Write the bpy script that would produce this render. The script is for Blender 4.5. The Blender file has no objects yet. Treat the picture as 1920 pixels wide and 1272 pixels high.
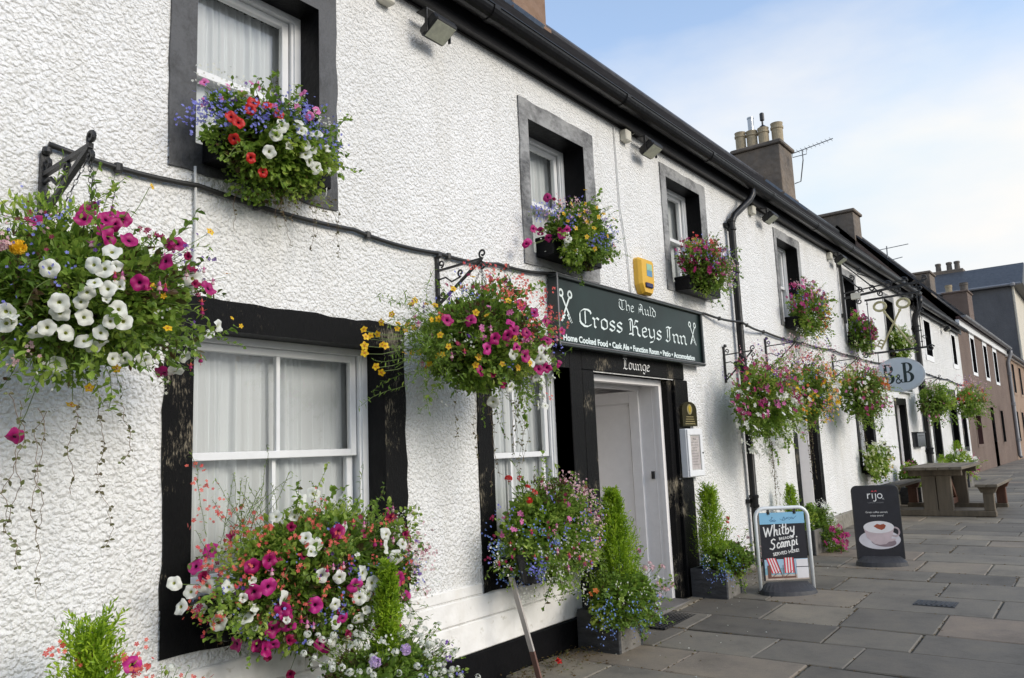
import bpy, math, random
import numpy as np
from mathutils import Vector, Matrix

# ------------------------------------------------------------------ camera, world, sun, exposure
C = bpy.context.scene.collection
scn = bpy.context.scene
R = math.radians
YAW, PITCH, ROLL = .648686, .142299, -.0412587
f_ = Vector((math.cos(PITCH)*math.cos(YAW), math.cos(PITCH)*math.sin(YAW), math.sin(PITCH)))
r_ = Vector((math.sin(YAW), -math.cos(YAW), 0)); u_ = r_.cross(f_)
rr = r_*math.cos(ROLL) + u_*math.sin(ROLL); uu = u_*math.cos(ROLL) - r_*math.sin(ROLL)
cd = bpy.data.cameras.new('camera'); cam = bpy.data.objects.new('camera', cd); C.objects.link(cam)
cam.matrix_world = Matrix(((rr.x, uu.x, -f_.x, 0), (rr.y, uu.y, -f_.y, -3.3), (rr.z, uu.z, -f_.z, 1.4), (0, 0, 0, 1)))
cd.sensor_width = 36; cd.lens = 36*1479.06/1920; cd.clip_start = .05; cd.clip_end = 4000
scn.camera = cam
scn.view_settings.view_transform = 'Standard'; scn.view_settings.look = 'None'
scn.view_settings.exposure = 0.30; scn.view_settings.gamma = 1
SUN_EL, SUN_AZ = 25, -84            # azimuth measured from +X, anticlockwise: over the street side, ahead of us
sd = bpy.data.lights.new('sun', 'SUN'); sun = bpy.data.objects.new('sun', sd); C.objects.link(sun)
sd.energy = 1.65; sd.angle = R(24); sd.color = (1.0, .93, .82)
sv = Vector((math.cos(R(SUN_EL))*math.cos(R(SUN_AZ)), math.cos(R(SUN_EL))*math.sin(R(SUN_AZ)), math.sin(R(SUN_EL))))
sun.rotation_mode = 'QUATERNION'; sun.rotation_quaternion = sv.to_track_quat('Z', 'Y')
w = bpy.data.worlds.new('World'); scn.world = w; w.use_nodes = True
nt = w.node_tree; N = nt.nodes; L = nt.links; N.clear()
out = N.new('ShaderNodeOutputWorld'); bg = N.new('ShaderNodeBackground'); bgc = N.new('ShaderNodeBackground')
sky = N.new('ShaderNodeTexSky'); sky.sky_type = 'NISHITA'; sky.sun_disc = False
sky.sun_elevation = R(SUN_EL); sky.sun_rotation = R(90 - SUN_AZ)
hs = N.new('ShaderNodeHueSaturation'); hs.inputs['Saturation'].default_value = 1.0; hs.inputs['Value'].default_value = 1.7; L.new(sky.outputs[0], hs.inputs['Color']); L.new(hs.outputs[0], bg.inputs[0]); bg.inputs[1].default_value = .15
bgc.inputs[0].default_value = (1, 1, 1, 1); bgc.inputs[1].default_value = .81
tc = N.new('ShaderNodeTexCoord'); mp = N.new('ShaderNodeMapping'); mp.inputs['Scale'].default_value = (1, 1, 2.6)
mp.inputs['Location'].default_value = (.31, .2, .1)
L.new(tc.outputs['Generated'], mp.inputs[0])
n1 = N.new('ShaderNodeTexNoise'); n1.inputs['Scale'].default_value = 1.7; n1.inputs['Detail'].default_value = 7; n1.inputs['Roughness'].default_value = .55
L.new(mp.outputs[0], n1.inputs['Vector'])
sep = N.new('ShaderNodeSeparateXYZ'); L.new(tc.outputs['Generated'], sep.inputs[0])
ma = N.new('ShaderNodeMath'); ma.operation = 'MULTIPLY_ADD'; ma.inputs[1].default_value = -3.4; ma.inputs[2].default_value = 1.59
L.new(sep.outputs['Z'], ma.inputs[0])                 # cloud thickens towards the horizon
mb_ = N.new('ShaderNodeMath'); mb_.operation = 'ADD'; L.new(ma.outputs[0], mb_.inputs[0]); L.new(n1.outputs[0], mb_.inputs[1])
cr = N.new('ShaderNodeValToRGB'); cr.color_ramp.elements[0].position = .50; cr.color_ramp.elements[0].color = (.12, .12, .12, 1); cr.color_ramp.elements[1].position = .95
L.new(mb_.outputs[0], cr.inputs[0])
mx = N.new('ShaderNodeMixShader'); L.new(cr.outputs[0], mx.inputs[0]); L.new(bg.outputs[0], mx.inputs[1]); L.new(bgc.outputs[0], mx.inputs[2])
n2 = N.new('ShaderNodeTexNoise'); n2.inputs['Scale'].default_value = 3.2; n2.inputs['Detail'].default_value = 6; L.new(mp.outputs[0], n2.inputs['Vector'])
cr2 = N.new('ShaderNodeValToRGB'); cr2.color_ramp.elements[0].position = .32; cr2.color_ramp.elements[0].color = (.80, .91, 1, 1); cr2.color_ramp.elements[1].position = .62; cr2.color_ramp.elements[1].color = (1.0, .99, .97, 1)
L.new(n2.outputs[0], cr2.inputs[0]); L.new(cr2.outputs[0], bgc.inputs[0])
L.new(mx.outputs[0], out.inputs[0])

# ------------------------------------------------------------------ materials
def newmat(name):
    m = bpy.data.materials.new(name); m.use_nodes = True
    return m, m.node_tree.nodes, m.node_tree.links, m.node_tree.nodes['Principled BSDF']
def noise(N, L, scale, detail=4, rough=.5, vec=None, stretch=None, dist=0):
    t = N.new('ShaderNodeTexCoord'); n = N.new('ShaderNodeTexNoise')
    n.inputs['Scale'].default_value = scale; n.inputs['Detail'].default_value = detail
    n.inputs['Roughness'].default_value = rough; n.inputs['Distortion'].default_value = dist
    src = t.outputs['Object']
    if stretch:
        mp = N.new('ShaderNodeMapping'); mp.inputs['Scale'].default_value = stretch; L.new(src, mp.inputs[0]); src = mp.outputs[0]
    L.new(src, n.inputs['Vector']); return n.outputs[0]
def ramp(N, L, fac, stops):
    c = N.new('ShaderNodeValToRGB'); e = c.color_ramp.elements
    while len(e) < len(stops): e.new(.5)
    for k, (p, col) in enumerate(stops):
        e[k].position = p; e[k].color = (*col, 1) if len(col) == 3 else col
    L.new(fac, c.inputs[0]); return c.outputs[0]
def bump(N, L, B, h, strength, dist, prev=None):
    b = N.new('ShaderNodeBump'); b.inputs['Strength'].default_value = strength; b.inputs['Distance'].default_value = dist
    L.new(h, b.inputs['Height'])
    if prev is not None: L.new(prev, b.inputs['Normal'])
    L.new(b.outputs[0], B.inputs['Normal']); return b.outputs[0]
M = {}
def simple(name, col, rough=.5, metal=0, var=.12, scale=12, bmp=0, bs=40, stretch=None, coat=0, spec=.5):
    m, N, L, B = newmat(name)
    n = noise(N, L, scale, 5, .6, stretch=stretch)
    a = tuple(max(0, c*(1-var)) for c in col); b = tuple(min(1, c*(1+var)) for c in col)
    L.new(ramp(N, L, n, [(.3, a), (.7, b)]), B.inputs['Base Color'])
    B.inputs['Roughness'].default_value = rough; B.inputs['Metallic'].default_value = metal
    B.inputs['Coat Weight'].default_value = coat; B.inputs['Specular IOR Level'].default_value = spec
    if bmp: bump(N, L, B, noise(N, L, bs, 4, .6, stretch=stretch), bmp, .01)
    M[name] = m; return m
def harl(name, c1, c2, scale, dist, strength=1.0, dirt=(.50, .47, .42)):
    m, N, L, B = newmat(name)
    t = N.new('ShaderNodeTexCoord')
    wn = N.new('ShaderNodeTexNoise'); wn.inputs['Scale'].default_value = scale*.5; wn.inputs['Detail'].default_value = 2
    L.new(t.outputs['Object'], wn.inputs['Vector'])
    mxv = N.new('ShaderNodeMix'); mxv.data_type = 'VECTOR'; mxv.inputs[0].default_value = .035
    L.new(t.outputs['Object'], mxv.inputs[4]); L.new(wn.outputs[1], mxv.inputs[5])
    v = N.new('ShaderNodeTexVoronoi'); v.feature = 'SMOOTH_F1'; v.inputs['Scale'].default_value = scale; v.inputs['Smoothness'].default_value = .55
    L.new(mxv.outputs[1], v.inputs['Vector'])
    n = noise(N, L, scale*.9, 3, .5, dist=.15); n2 = noise(N, L, scale*.22, 3, .5)
    h = N.new('ShaderNodeMath'); h.operation = 'MULTIPLY_ADD'; h.inputs[1].default_value = -1.5; L.new(v.outputs['Distance'], h.inputs[0]); L.new(n, h.inputs[2])
    h2 = N.new('ShaderNodeMath'); h2.operation = 'MULTIPLY_ADD'; h2.inputs[1].default_value = 1.0; L.new(n2, h2.inputs[0]); L.new(h.outputs[0], h2.inputs[2])
    bump(N, L, B, h2.outputs[0], strength, dist)
    pit = ramp(N, L, noise(N, L, scale*2.3, 3, .6), [(.27, dirt), (.37, (1, 1, 1))])
    big = ramp(N, L, noise(N, L, .9, 5, .6), [(.35, c1), (.65, c2)])
    mm = N.new('ShaderNodeMix'); mm.data_type = 'RGBA'; mm.blend_type = 'MULTIPLY'; mm.inputs[0].default_value = .75
    L.new(big, mm.inputs[6]); L.new(pit, mm.inputs[7])
    st = ramp(N, L, noise(N, L, 3, 6, .7, stretch=(1.5, 1.5, .35)), [(.36, (.86, .845, .81)), (.52, (1, 1, 1))])
    m3 = N.new('ShaderNodeMix'); m3.data_type = 'RGBA'; m3.blend_type = 'MULTIPLY'; m3.inputs[0].default_value = .45
    L.new(mm.outputs[2], m3.inputs[6]); L.new(st, m3.inputs[7]); L.new(m3.outputs[2], B.inputs['Base Color'])
    B.inputs['Roughness'].default_value = .8; M[name] = m; return m
harl('harl_white', (.77, .77, .755), (.84, .84, .83), 60, .020, .62, (.66, .64, .60))
harl('harl_far', (.80, .80, .78), (.87, .87, .85), 40, .02)
harl('stone_white', (.78, .77, .74), (.86, .85, .83), 9, .02, .55, (.7, .68, .62))
harl('brown_harl', (.145, .10, .078), (.19, .137, .108), 60, .012, .8, (.5, .5, .5))
harl('orange_stone', (.28, .185, .125), (.34, .24, .17), 14, .01, .6, (.8, .75, .7))
harl('grey_harl', (.10, .10, .105), (.125, .125, .13), 20, .01, .6, (.8, .8, .8))
harl('plinth_stone', (.16, .15, .125), (.27, .25, .21), 12, .02, .8, (.6, .6, .55))
harl('chimney_stone', (.11, .095, .08), (.22, .17, .125), 7, .02, .8, (.6, .55, .5))
harl('chimney_warm', (.20, .12, .075), (.27, .17, .11), 7, .02, .8, (.7, .6, .5))
def worn(name, base, chip, lo, hi, rough, stretch, sc=60, spec=.5):
    m, N, L, B = newmat(name)
    n = noise(N, L, sc, 6, .75, stretch=stretch)
    n2 = noise(N, L, 3, 3, .5)
    a = N.new('ShaderNodeMath'); a.operation = 'MULTIPLY_ADD'; a.inputs[1].default_value = .75; L.new(n2, a.inputs[0])
    a2 = N.new('ShaderNodeMath'); a2.operation = 'MULTIPLY'; a2.inputs[1].default_value = .62; L.new(n, a2.inputs[0]); L.new(a2.outputs[0], a.inputs[2])
    L.new(ramp(N, L, a.outputs[0], [(lo, base), (hi, chip)]), B.inputs['Base Color'])
    B.inputs['Roughness'].default_value = rough; B.inputs['Specular IOR Level'].default_value = spec
    bump(N, L, B, n, .8, .010); M[name] = m
worn('black_stone', (.006, .006, .0065), (.30, .26, .19), .775, .88, .42, (1, 1, .25), 100, .12)
worn('grey_stone', (.085, .087, .092), (.035, .035, .036), .62, .82, .5, (1, 1, .7), 40)  # faded black paint, with the sheen of the sky mixed into the grey
worn('pale_grey_stone', (.32, .32, .315), (.06, .06, .06), .60, .85, .55, (.6, .6, 1), 30)  # paler faded paint, reflected sky also put into the base colour
simple('black_reveal', (.006, .006, .007), .42, bmp=.4, bs=25, spec=.12)
simple('black_gloss', (.008, .008, .009), .32, bmp=.3, bs=20, spec=.3)
simple('dark_fascia', (.014, .014, .016), .42, spec=.3, bmp=.3, bs=8, stretch=(.3, 1, 1))
simple('iron', (.015, .015, .016), .42, var=.3, bmp=.4, bs=120)
simple('cable_black', (.02, .02, .02), .5)
simple('white_gloss', (.80, .80, .79), .25, var=.03)
simple('frame_white', (.78, .79, .80), .3, var=.04)
simple('door_white', (.86, .84, .83), .33, var=.03, bmp=.1, bs=10)
simple('wire_white', (.68, .68, .66), .5)
simple('box_beige', (.6, .58, .5), .5)
simple('slate', (.055, .055, .062), .55, var=.4, scale=5, bmp=.6, bs=6)
simple('slate_blue', (.050, .054, .060), .5, var=.35, scale=5, bmp=.6, bs=6)
simple('lead', (.22, .25, .29), .5, var=.2)
simple('pot_clay', (.38, .31, .20), .75, var=.2, bmp=.4)
simple('pot_dark', (.13, .11, .09), .75, var=.2, bmp=.4)
simple('steel', (.42, .44, .46), .35, .8)
simple('aerial', (.25, .26, .27), .4, .6)
simple('yellow_plastic', (.72, .42, .04), .35, var=.05)
simple('blue_plastic', (.01, .012, .09), .25)
simple('sticker_green', (.30, .50, .35), .4)
simple('sticker_blue', (.12, .28, .45), .4)
simple('sign_green', (.009, .021, .019), .32, var=.35, scale=3, spec=.25)
simple('sign_trim', (.016, .022, .022), .3)
simple('letter_white', (.72, .80, .78), .5, var=.08, scale=30)
simple('letter_glow', (.03, .12, .10), .5)
simple('paint_white', (.8, .8, .78), .5, var=.15, scale=40)
simple('gold', (.45, .33, .03), .4)
simple('gold_dim', (.30, .25, .12), .5)
simple('olive_gold', (.44, .40, .22), .5, var=.2, bmp=.4, bs=60)
simple('plaque', (.03, .026, .012), .3)
simple('paper', (.62, .58, .60), .6, var=.15, scale=20)
simple('bb_blue', (.55, .63, .70), .4, var=.05)
simple('bb_rim', (.55, .60, .64), .4)
simple('bb_letter', (.012, .03, .035), .4)
simple('slab', (.16, .15, .14), .8)
simple('terracotta', (.35, .12, .05), .7)
simple('planter_dark', (.040, .042, .046), .6, var=.5, scale=6, bmp=.5, bs=18, stretch=(1, 1, 4))
simple('planter_front', (.15, .14, .125), .75, var=.35, scale=5, bmp=.5, bs=30)
simple('soil', (.03, .02, .014), .95)
simple('wood_weathered', (.15, .125, .09), .75, var=.35, scale=7, bmp=.6, bs=30, stretch=(.15, 1, 1))
simple('wood_side', (.12, .095, .065), .75, var=.35, scale=9, bmp=.6, bs=30, stretch=(1, 1, .15))
simple('wood_reddish', (.12, .05, .028), .7, var=.35, scale=9, bmp=.5, bs=30, stretch=(1, 1, .15))
simple('stake_wood', (.48, .44, .40), .7, var=.25, scale=9, bmp=.4, bs=40, stretch=(1, 1, .12))
simple('stake_low', (.16, .085, .065), .7, var=.25, scale=9, bmp=.4, bs=40, stretch=(1, 1, .12))
simple('rubber', (.035, .036, .04), .6, var=.2, bmp=.3, bs=60)
simple('board_white', (.76, .79, .80), .3, var=.03)
simple('board_blue', (.24, .50, .70), .35, var=.04)
simple('board_black', (.016, .016, .022), .38, var=.2)
simple('print_blue', (.05, .15, .28), .4)
simple('print_sky', (.35, .52, .66), .4, var=.1)
simple('print_sea', (.20, .38, .46), .4, var=.15)
simple('print_sand', (.52, .43, .36), .4, var=.2)
simple('print_red', (.62, .05, .07), .4)
simple('print_heart', (.32, .07, .03), .4, var=.25)
simple('print_brown', (.16, .07, .05), .4)
simple('print_white', (.75, .73, .74), .4, var=.05)
simple('print_cup', (.55, .45, .47), .4, var=.15, scale=8)
simple('print_saucer', (.62, .60, .64), .4, var=.12, scale=8)
simple('print_shade', (.25, .19, .21), .4, var=.2, scale=8)
simple('stem', (.09, .13, .03), .7, var=.3)
simple('stem_brown', (.16, .10, .06), .7, var=.3)
simple('kerb_stone', (.2, .19, .175), .8, bmp=.4)
simple('asphalt', (.05, .05, .052), .9, bmp=.5, bs=120)
simple('grout', (.095, .090, .068), .95, var=.5, scale=8, bmp=.5, bs=60)
simple('earth', (.09, .085, .07), .95)
simple('mat_rubber', (.028, .026, .025), .7, bmp=.5, bs=60)
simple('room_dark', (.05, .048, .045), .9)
simple('door_dark', (.05, .014, .012), .35, var=.2)
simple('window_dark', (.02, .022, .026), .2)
simple('cream', (.62, .57, .47), .7)
simple('lamp_body', (.02, .02, .021), .4)
simple('pipe_grey', (.22, .22, .23), .4)
def glassmat():
    m, N, L, B = newmat('glass'); o = N['Material Output']
    N.remove(B); t = N.new('ShaderNodeBsdfTransparent'); t.inputs[0].default_value = (.98, .99, .99, 1)
    g = N.new('ShaderNodeBsdfGlossy'); g.inputs['Roughness'].default_value = .02
    fr = N.new('ShaderNodeFresnel'); fr.inputs[0].default_value = 1.68
    mx = N.new('ShaderNodeMixShader'); L.new(fr.outputs[0], mx.inputs[0]); L.new(t.outputs[0], mx.inputs[1]); L.new(g.outputs[0], mx.inputs[2])
    L.new(mx.outputs[0], o.inputs[0])
    n = noise(N, L, 2.5, 2); b = N.new('ShaderNodeBump'); b.inputs['Strength'].default_value = .12; b.inputs['Distance'].default_value = .02
    L.new(n, b.inputs['Height']); L.new(b.outputs[0], g.inputs['Normal']); M['glass'] = m
glassmat()
def curtainmat():
    m, N, L, B = newmat('curtain'); o = N['Material Output']
    B.inputs['Base Color'].default_value = (.74, .77, .79, 1); B.inputs['Roughness'].default_value = .9
    tr = N.new('ShaderNodeBsdfTranslucent'); tr.inputs[0].default_value = (.74, .77, .79, 1)
    tp = N.new('ShaderNodeBsdfTransparent')
    mx = N.new('ShaderNodeMixShader'); mx.inputs[0].default_value = .12
    L.new(B.outputs[0], mx.inputs[1]); L.new(tr.outputs[0], mx.inputs[2])
    m2 = N.new('ShaderNodeMixShader'); m2.inputs[0].default_value = .02
    L.new(mx.outputs[0], m2.inputs[1]); L.new(tp.outputs[0], m2.inputs[2]); L.new(m2.outputs[0], o.inputs[0]); M['curtain'] = m
curtainmat()
def leafmat(name, dark, mid, light, trans=.35):
    m, N, L, B = newmat(name); o = N['Material Output']
    a = N.new('ShaderNodeAttribute'); a.attribute_name = 'tint'
    c = ramp(N, L, a.outputs['Fac'], [(0, dark), (.5, mid), (1, light)] if name != 'leaf' else [(0, dark), (.06, (.10, .11, .03)), (.12, (.10, .18, .03)), (.5, mid), (1, light)])
    L.new(c, B.inputs['Base Color']); B.inputs['Roughness'].default_value = .5
    tr = N.new('ShaderNodeBsdfTranslucent'); L.new(c, tr.inputs[0])
    mx = N.new('ShaderNodeMixShader'); mx.inputs[0].default_value = trans
    L.new(B.outputs[0], mx.inputs[1]); L.new(tr.outputs[0], mx.inputs[2]); L.new(mx.outputs[0], o.inputs[0]); M[name] = m
leafmat('leaf', (.10, .06, .025), (.23, .37, .05), (.50, .60, .12), .5)
leafmat('leaf_dry', (.10, .06, .02), (.16, .11, .04), (.10, .12, .03))
leafmat('conifer', (.10, .20, .01), (.27, .43, .02), (.46, .62, .04), .45)
leafmat('vine', (.09, .06, .03), (.12, .12, .05), (.16, .20, .06))
def petal(name, c, d, trans=.3):
    leafmat(name, d, tuple((a+b)/2 for a, b in zip(c, d)), c, trans)
petal('p_white', (.82, .83, .78), (.68, .70, .60)); petal('p_magenta', (.46, .008, .17), (.26, .004, .09))
petal('p_pink2', (.62, .03, .28), (.38, .01, .15)); petal('p_dark', (.10, .003, .05), (.05, .002, .03)); petal('p_red', (.66, .02, .015), (.42, .01, .01))
petal('p_pink', (.75, .22, .48), (.6, .12, .35)); petal('p_yellow', (.85, .58, .01), (.75, .40, .01))
petal('p_orange', (.75, .22, .02), (.6, .12, .02)); petal('p_salmon', (.78, .17, .12), (.60, .07, .07))
petal('p_lobelia', (.30, .32, .80), (.14, .14, .55)); petal('p_sky', (.25, .40, .80), (.12, .18, .55))
petal('p_purple', (.20, .07, .42), (.08, .02, .20)); petal('p_pale', (.78, .58, .58), (.65, .36, .42))
petal('p_cream', (.72, .74, .50), (.55, .58, .30)); petal('p_lilac', (.66, .50, .76), (.52, .36, .66))
petal('p_dkmag', (.34, .005, .08), (.2, .003, .05)); petal('p_throat', (.45, .48, .12), (.35, .38, .10))

# ------------------------------------------------------------------ geometry helpers
class MB:
    def __init__(s): s.v = []; s.f = []; s.m = []; s.t = []
    def add(s, vs, fs, m=0, t=.5):
        o = len(s.v); s.v += [tuple(map(float, p)) for p in vs]; s.f += [tuple(i+o for i in f) for f in fs]; s.m += [m]*len(fs)
        s.t += [t]*len(vs) if not hasattr(t, '__len__') else list(t); return s
    def box(s, x0, x1, y0, y1, z0, z1, m=0):
        if x0 > x1: x0, x1 = x1, x0
        if y0 > y1: y0, y1 = y1, y0
        if z0 > z1: z0, z1 = z1, z0
        return s.add([(x0,y0,z0),(x1,y0,z0),(x1,y1,z0),(x0,y1,z0),(x0,y0,z1),(x1,y0,z1),(x1,y1,z1),(x0,y1,z1)],
              [(0,3,2,1),(4,5,6,7),(0,1,5,4),(1,2,6,5),(2,3,7,6),(3,0,4,7)], m)
    def bbox(s, x0, x1, y0, y1, z0, z1, b=.004, m=0):      # box with chamfered edges
        vs = []
        for z, i in ((z0, b), (z0+b, 0), (z1-b, 0), (z1, b)):
            X0, X1, Y0, Y1 = x0+i, x1-i, y0+i, y1-i
            vs += [(X0+b, Y0, z), (X1-b, Y0, z), (X1, Y0+b, z), (X1, Y1-b, z), (X1-b, Y1, z), (X0+b, Y1, z), (X0, Y1-b, z), (X0, Y0+b, z)]
        fs = [tuple(range(7, -1, -1)), tuple(range(24, 32))]
        for k in range(3):
            for j in range(8): fs.append((k*8+j, k*8+(j+1) % 8, k*8+8+(j+1) % 8, k*8+8+j))
        return s.add(vs, fs, m)
    def tube(s, pts, r, n=8, m=0, cap=True, t=.5):
        pts = [Vector(p) for p in pts]; rs = r if hasattr(r, '__len__') else [r]*len(pts)
        vs = []; prev = None
        for i, p in enumerate(pts):
            d = (pts[min(i+1, len(pts)-1)] - pts[max(i-1, 0)])
            d = d.normalized() if d.length > 1e-9 else Vector((0, 0, 1))
            a = prev if prev is not None else (Vector((0, 0, 1)) if abs(d.z) < .9 else Vector((1, 0, 0)))
            a = (a - d*a.dot(d)); a = a.normalized() if a.length > 1e-6 else d.orthogonal().normalized()
            prev = a; b = d.cross(a)
            for k in range(n):
                th = 2*math.pi*k/n; vs.append(p + a*math.cos(th)*rs[i] + b*math.sin(th)*rs[i])
        fs = [(i*n+k, i*n+(k+1) % n, (i+1)*n+(k+1) % n, (i+1)*n+k) for i in range(len(pts)-1) for k in range(n)]
        if cap: fs += [tuple(range(n-1, -1, -1)), tuple(range((len(pts)-1)*n, len(pts)*n))]
        return s.add(vs, fs, m, t)
    def lathe(s, c, prof, n=16, m=0, ax='z'):
        vs = []
        for (r, h) in prof:
            for k in range(n):
                th = 2*math.pi*k/n; a, b = r*math.cos(th), r*math.sin(th)
                vs.append((c[0]+a, c[1]+b, c[2]+h) if ax == 'z' else ((c[0]+a, c[1]+h, c[2]+b) if ax == 'y' else (c[0]+h, c[1]+a, c[2]+b)))
        fs = [(i*n+k, i*n+(k+1) % n, (i+1)*n+(k+1) % n, (i+1)*n+k) for i in range(len(prof)-1) for k in range(n)]
        fs += [tuple(range(n-1, -1, -1)), tuple(range((len(prof)-1)*n, len(prof)*n))]
        return s.add(vs, fs, m)
    def prism(s, poly, y0, y1, m=0):       # poly in XZ, extruded along Y
        n = len(poly)
        return s.add([(x, y0, z) for x, z in poly]+[(x, y1, z) for x, z in poly],
            [tuple(range(n)), tuple(range(2*n-1, n-1, -1))]+[(i, i+n, (i+1) % n+n, (i+1) % n) for i in range(n)], m)
    def quad(s, a, b, c, d, m=0): return s.add([a, b, c, d], [(0, 1, 2, 3)], m)
    def beam(s, p, q, w, h, m=0):          # rectangular bar from p to q
        p, q = Vector(p), Vector(q); d = (q-p).normalized(); up = Vector((0, 0, 1)) if abs(d.z) < .95 else Vector((1, 0, 0))
        a = d.cross(up).normalized(); b = a.cross(d).normalized(); vs = []
        for e in (p, q):
            for (i, j) in ((-1, -1), (1, -1), (1, 1), (-1, 1)): vs.append(e + a*i*w/2 + b*j*h/2)
        return s.add(vs, [(0,3,2,1),(4,5,6,7),(0,1,5,4),(1,2,6,5),(2,3,7,6),(3,0,4,7)], m)
    def xf(s, mat, start=0):
        for i in range(start, len(s.v)): s.v[i] = tuple(mat @ Vector(s.v[i]))
    def build(s, name, mats, parent=None, smooth=False, tint=False, label=None):
        o = Vector((0, 0, 0))
        if parent is not None and ORI.get(parent.name): o = Vector(ORI[parent.name])
        vv = [(x-o.x, y-o.y, z-o.z) for x, y, z in s.v]
        me = bpy.data.meshes.new(name); me.from_pydata(vv, [], s.f)
        if not isinstance(mats, (list, tuple)): mats = [mats]
        for mt in mats: me.materials.append(M[mt])
        if len(mats) > 1: me.polygons.foreach_set('material_index', s.m)
        if smooth: me.polygons.foreach_set('use_smooth', [True]*len(s.f))
        if tint:
            at = me.attributes.new('tint', 'FLOAT', 'POINT'); at.data.foreach_set('value', [float(x) for x in s.t])
        me.update(); ob = bpy.data.objects.new(name, me); C.objects.link(ob)
        if parent is not None:
            ob.parent = parent
            if ORI.get(parent.name): ORI[ob.name] = ORI[parent.name]
        if label: ob['label'] = label
        return ob
ORI = {}
def thing(name, label, cat, loc=(0, 0, 0), group=None, rotz=0):
    o = bpy.data.objects.new(name, None); C.objects.link(o); o.location = loc; o.rotation_euler = (0, 0, rotz)
    o.empty_display_size = .1; o['label'] = label; o['category'] = cat
    if group: o['group'] = group
    if not rotz: ORI[o.name] = tuple(loc)
    return o
def tag(o, label, cat, group=None):
    o['label'] = label; o['category'] = cat
    if group: o['group'] = group
    return o
def kind(o, k): o['kind'] = k; return o
def gz(x):                                            # the pavement climbs gently along the street
    P = [(-50, 0), (6, 0), (6.6, .03), (11.2, .14), (24.4, .31), (400, .31)]
    for (a, za), (b, zb) in zip(P, P[1:]):
        if x <= b: return za + (zb-za)*max(0, (x-a))/(b-a)
    return .31
def text(body, size, x, y, z, mat, parent, name, sx=1.0, off=0, shear=0, ext=.0015, align='LEFT', rot=0, spacing=1.0):
    cu = bpy.data.curves.new(name, 'FONT'); cu.body = body; cu.size = size; cu.offset = off; cu.shear = shear
    cu.extrude = ext; cu.align_x = align; cu.space_character = spacing; cu.resolution_u = 4
    t = bpy.data.objects.new(name, cu); C.objects.link(t); dg = bpy.context.evaluated_depsgraph_get(); dg.update()
    me = bpy.data.meshes.new_from_object(t.evaluated_get(dg)); C.objects.unlink(t); bpy.data.objects.remove(t)
    o = Vector(ORI[parent.name]) if ORI.get(parent.name) else Vector((0, 0, 0))
    ca, sa = math.cos(rot), math.sin(rot)
    for v in me.vertices:
        a, b, c = v.co; a *= sx; a, b = a*ca-b*sa, a*sa+b*ca
        v.co = (x+a-o.x, y-c-o.y, z+b-o.z)
    me.materials.clear(); me.materials.append(M[mat]); me.update(); ob = bpy.data.objects.new(name, me); C.objects.link(ob); ob.parent = parent
    return ob
# ------------------------------------------------------------------ ground, pavement, road
rnd = random.Random(4)
g = MB(); g.add([(-400, -900, -.25), (1500, -900, -.25), (1500, 900, -.25), (-400, 900, -.25)], [(0, 1, 2, 3)])
kind(g.build('ground', 'earth'), 'structure')
XS = [-6, 0, 6, 6.6, 8.9, 11.2, 17, 24.4, 62]
g = MB()
for a, b in zip(XS, XS[1:]): g.quad((a, -5.2, gz(a)-.012), (b, -5.2, gz(b)-.012), (b, .95 if b < 30 else .0, gz(b)-.012), (a, .95 if b < 30 else .0, gz(a)-.012))
pav = kind(g.build('pavement', 'grout'), 'structure')
def slabmat():
    m, N, L, B = newmat('flagstone'); a = N.new('ShaderNodeAttribute'); a.attribute_name = 'tint'
    c = ramp(N, L, a.outputs['Fac'], [(0, (.145, .13, .108)), (.35, (.19, .17, .14)), (.65, (.24, .215, .175)), (.85, (.285, .25, .195)), (1, (.26, .205, .16))])
    n = ramp(N, L, noise(N, L, 2.4, 7, .7), [(.28, (.55, .55, .54)), (.48, (.88, .88, .87)), (.72, (1.12, 1.1, 1.02))])
    n3 = ramp(N, L, noise(N, L, 150, 3, .7), [(.3, (.72, .72, .72)), (.7, (1, 1, 1))])
    mm = N.new('ShaderNodeMix'); mm.data_type = 'RGBA'; mm.blend_type = 'MULTIPLY'; mm.inputs[0].default_value = 1
    L.new(c, mm.inputs[6]); L.new(n, mm.inputs[7])
    m2 = N.new('ShaderNodeMix'); m2.data_type = 'RGBA'; m2.blend_type = 'MULTIPLY'; m2.inputs[0].default_value = 1
    L.new(mm.outputs[2], m2.inputs[6]); L.new(n3, m2.inputs[7])
    L.new(m2.outputs[2], B.inputs['Base Color']); B.inputs['Roughness'].default_value = .72
    p = bump(N, L, B, noise(N, L, 6, 6, .7), .5, .012); bump(N, L, B, noise(N, L, 190, 3, .6), .35, .003, p)
    M['flagstone'] = m
slabmat()
g = MB(); moss = MB(); x = .9
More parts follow.
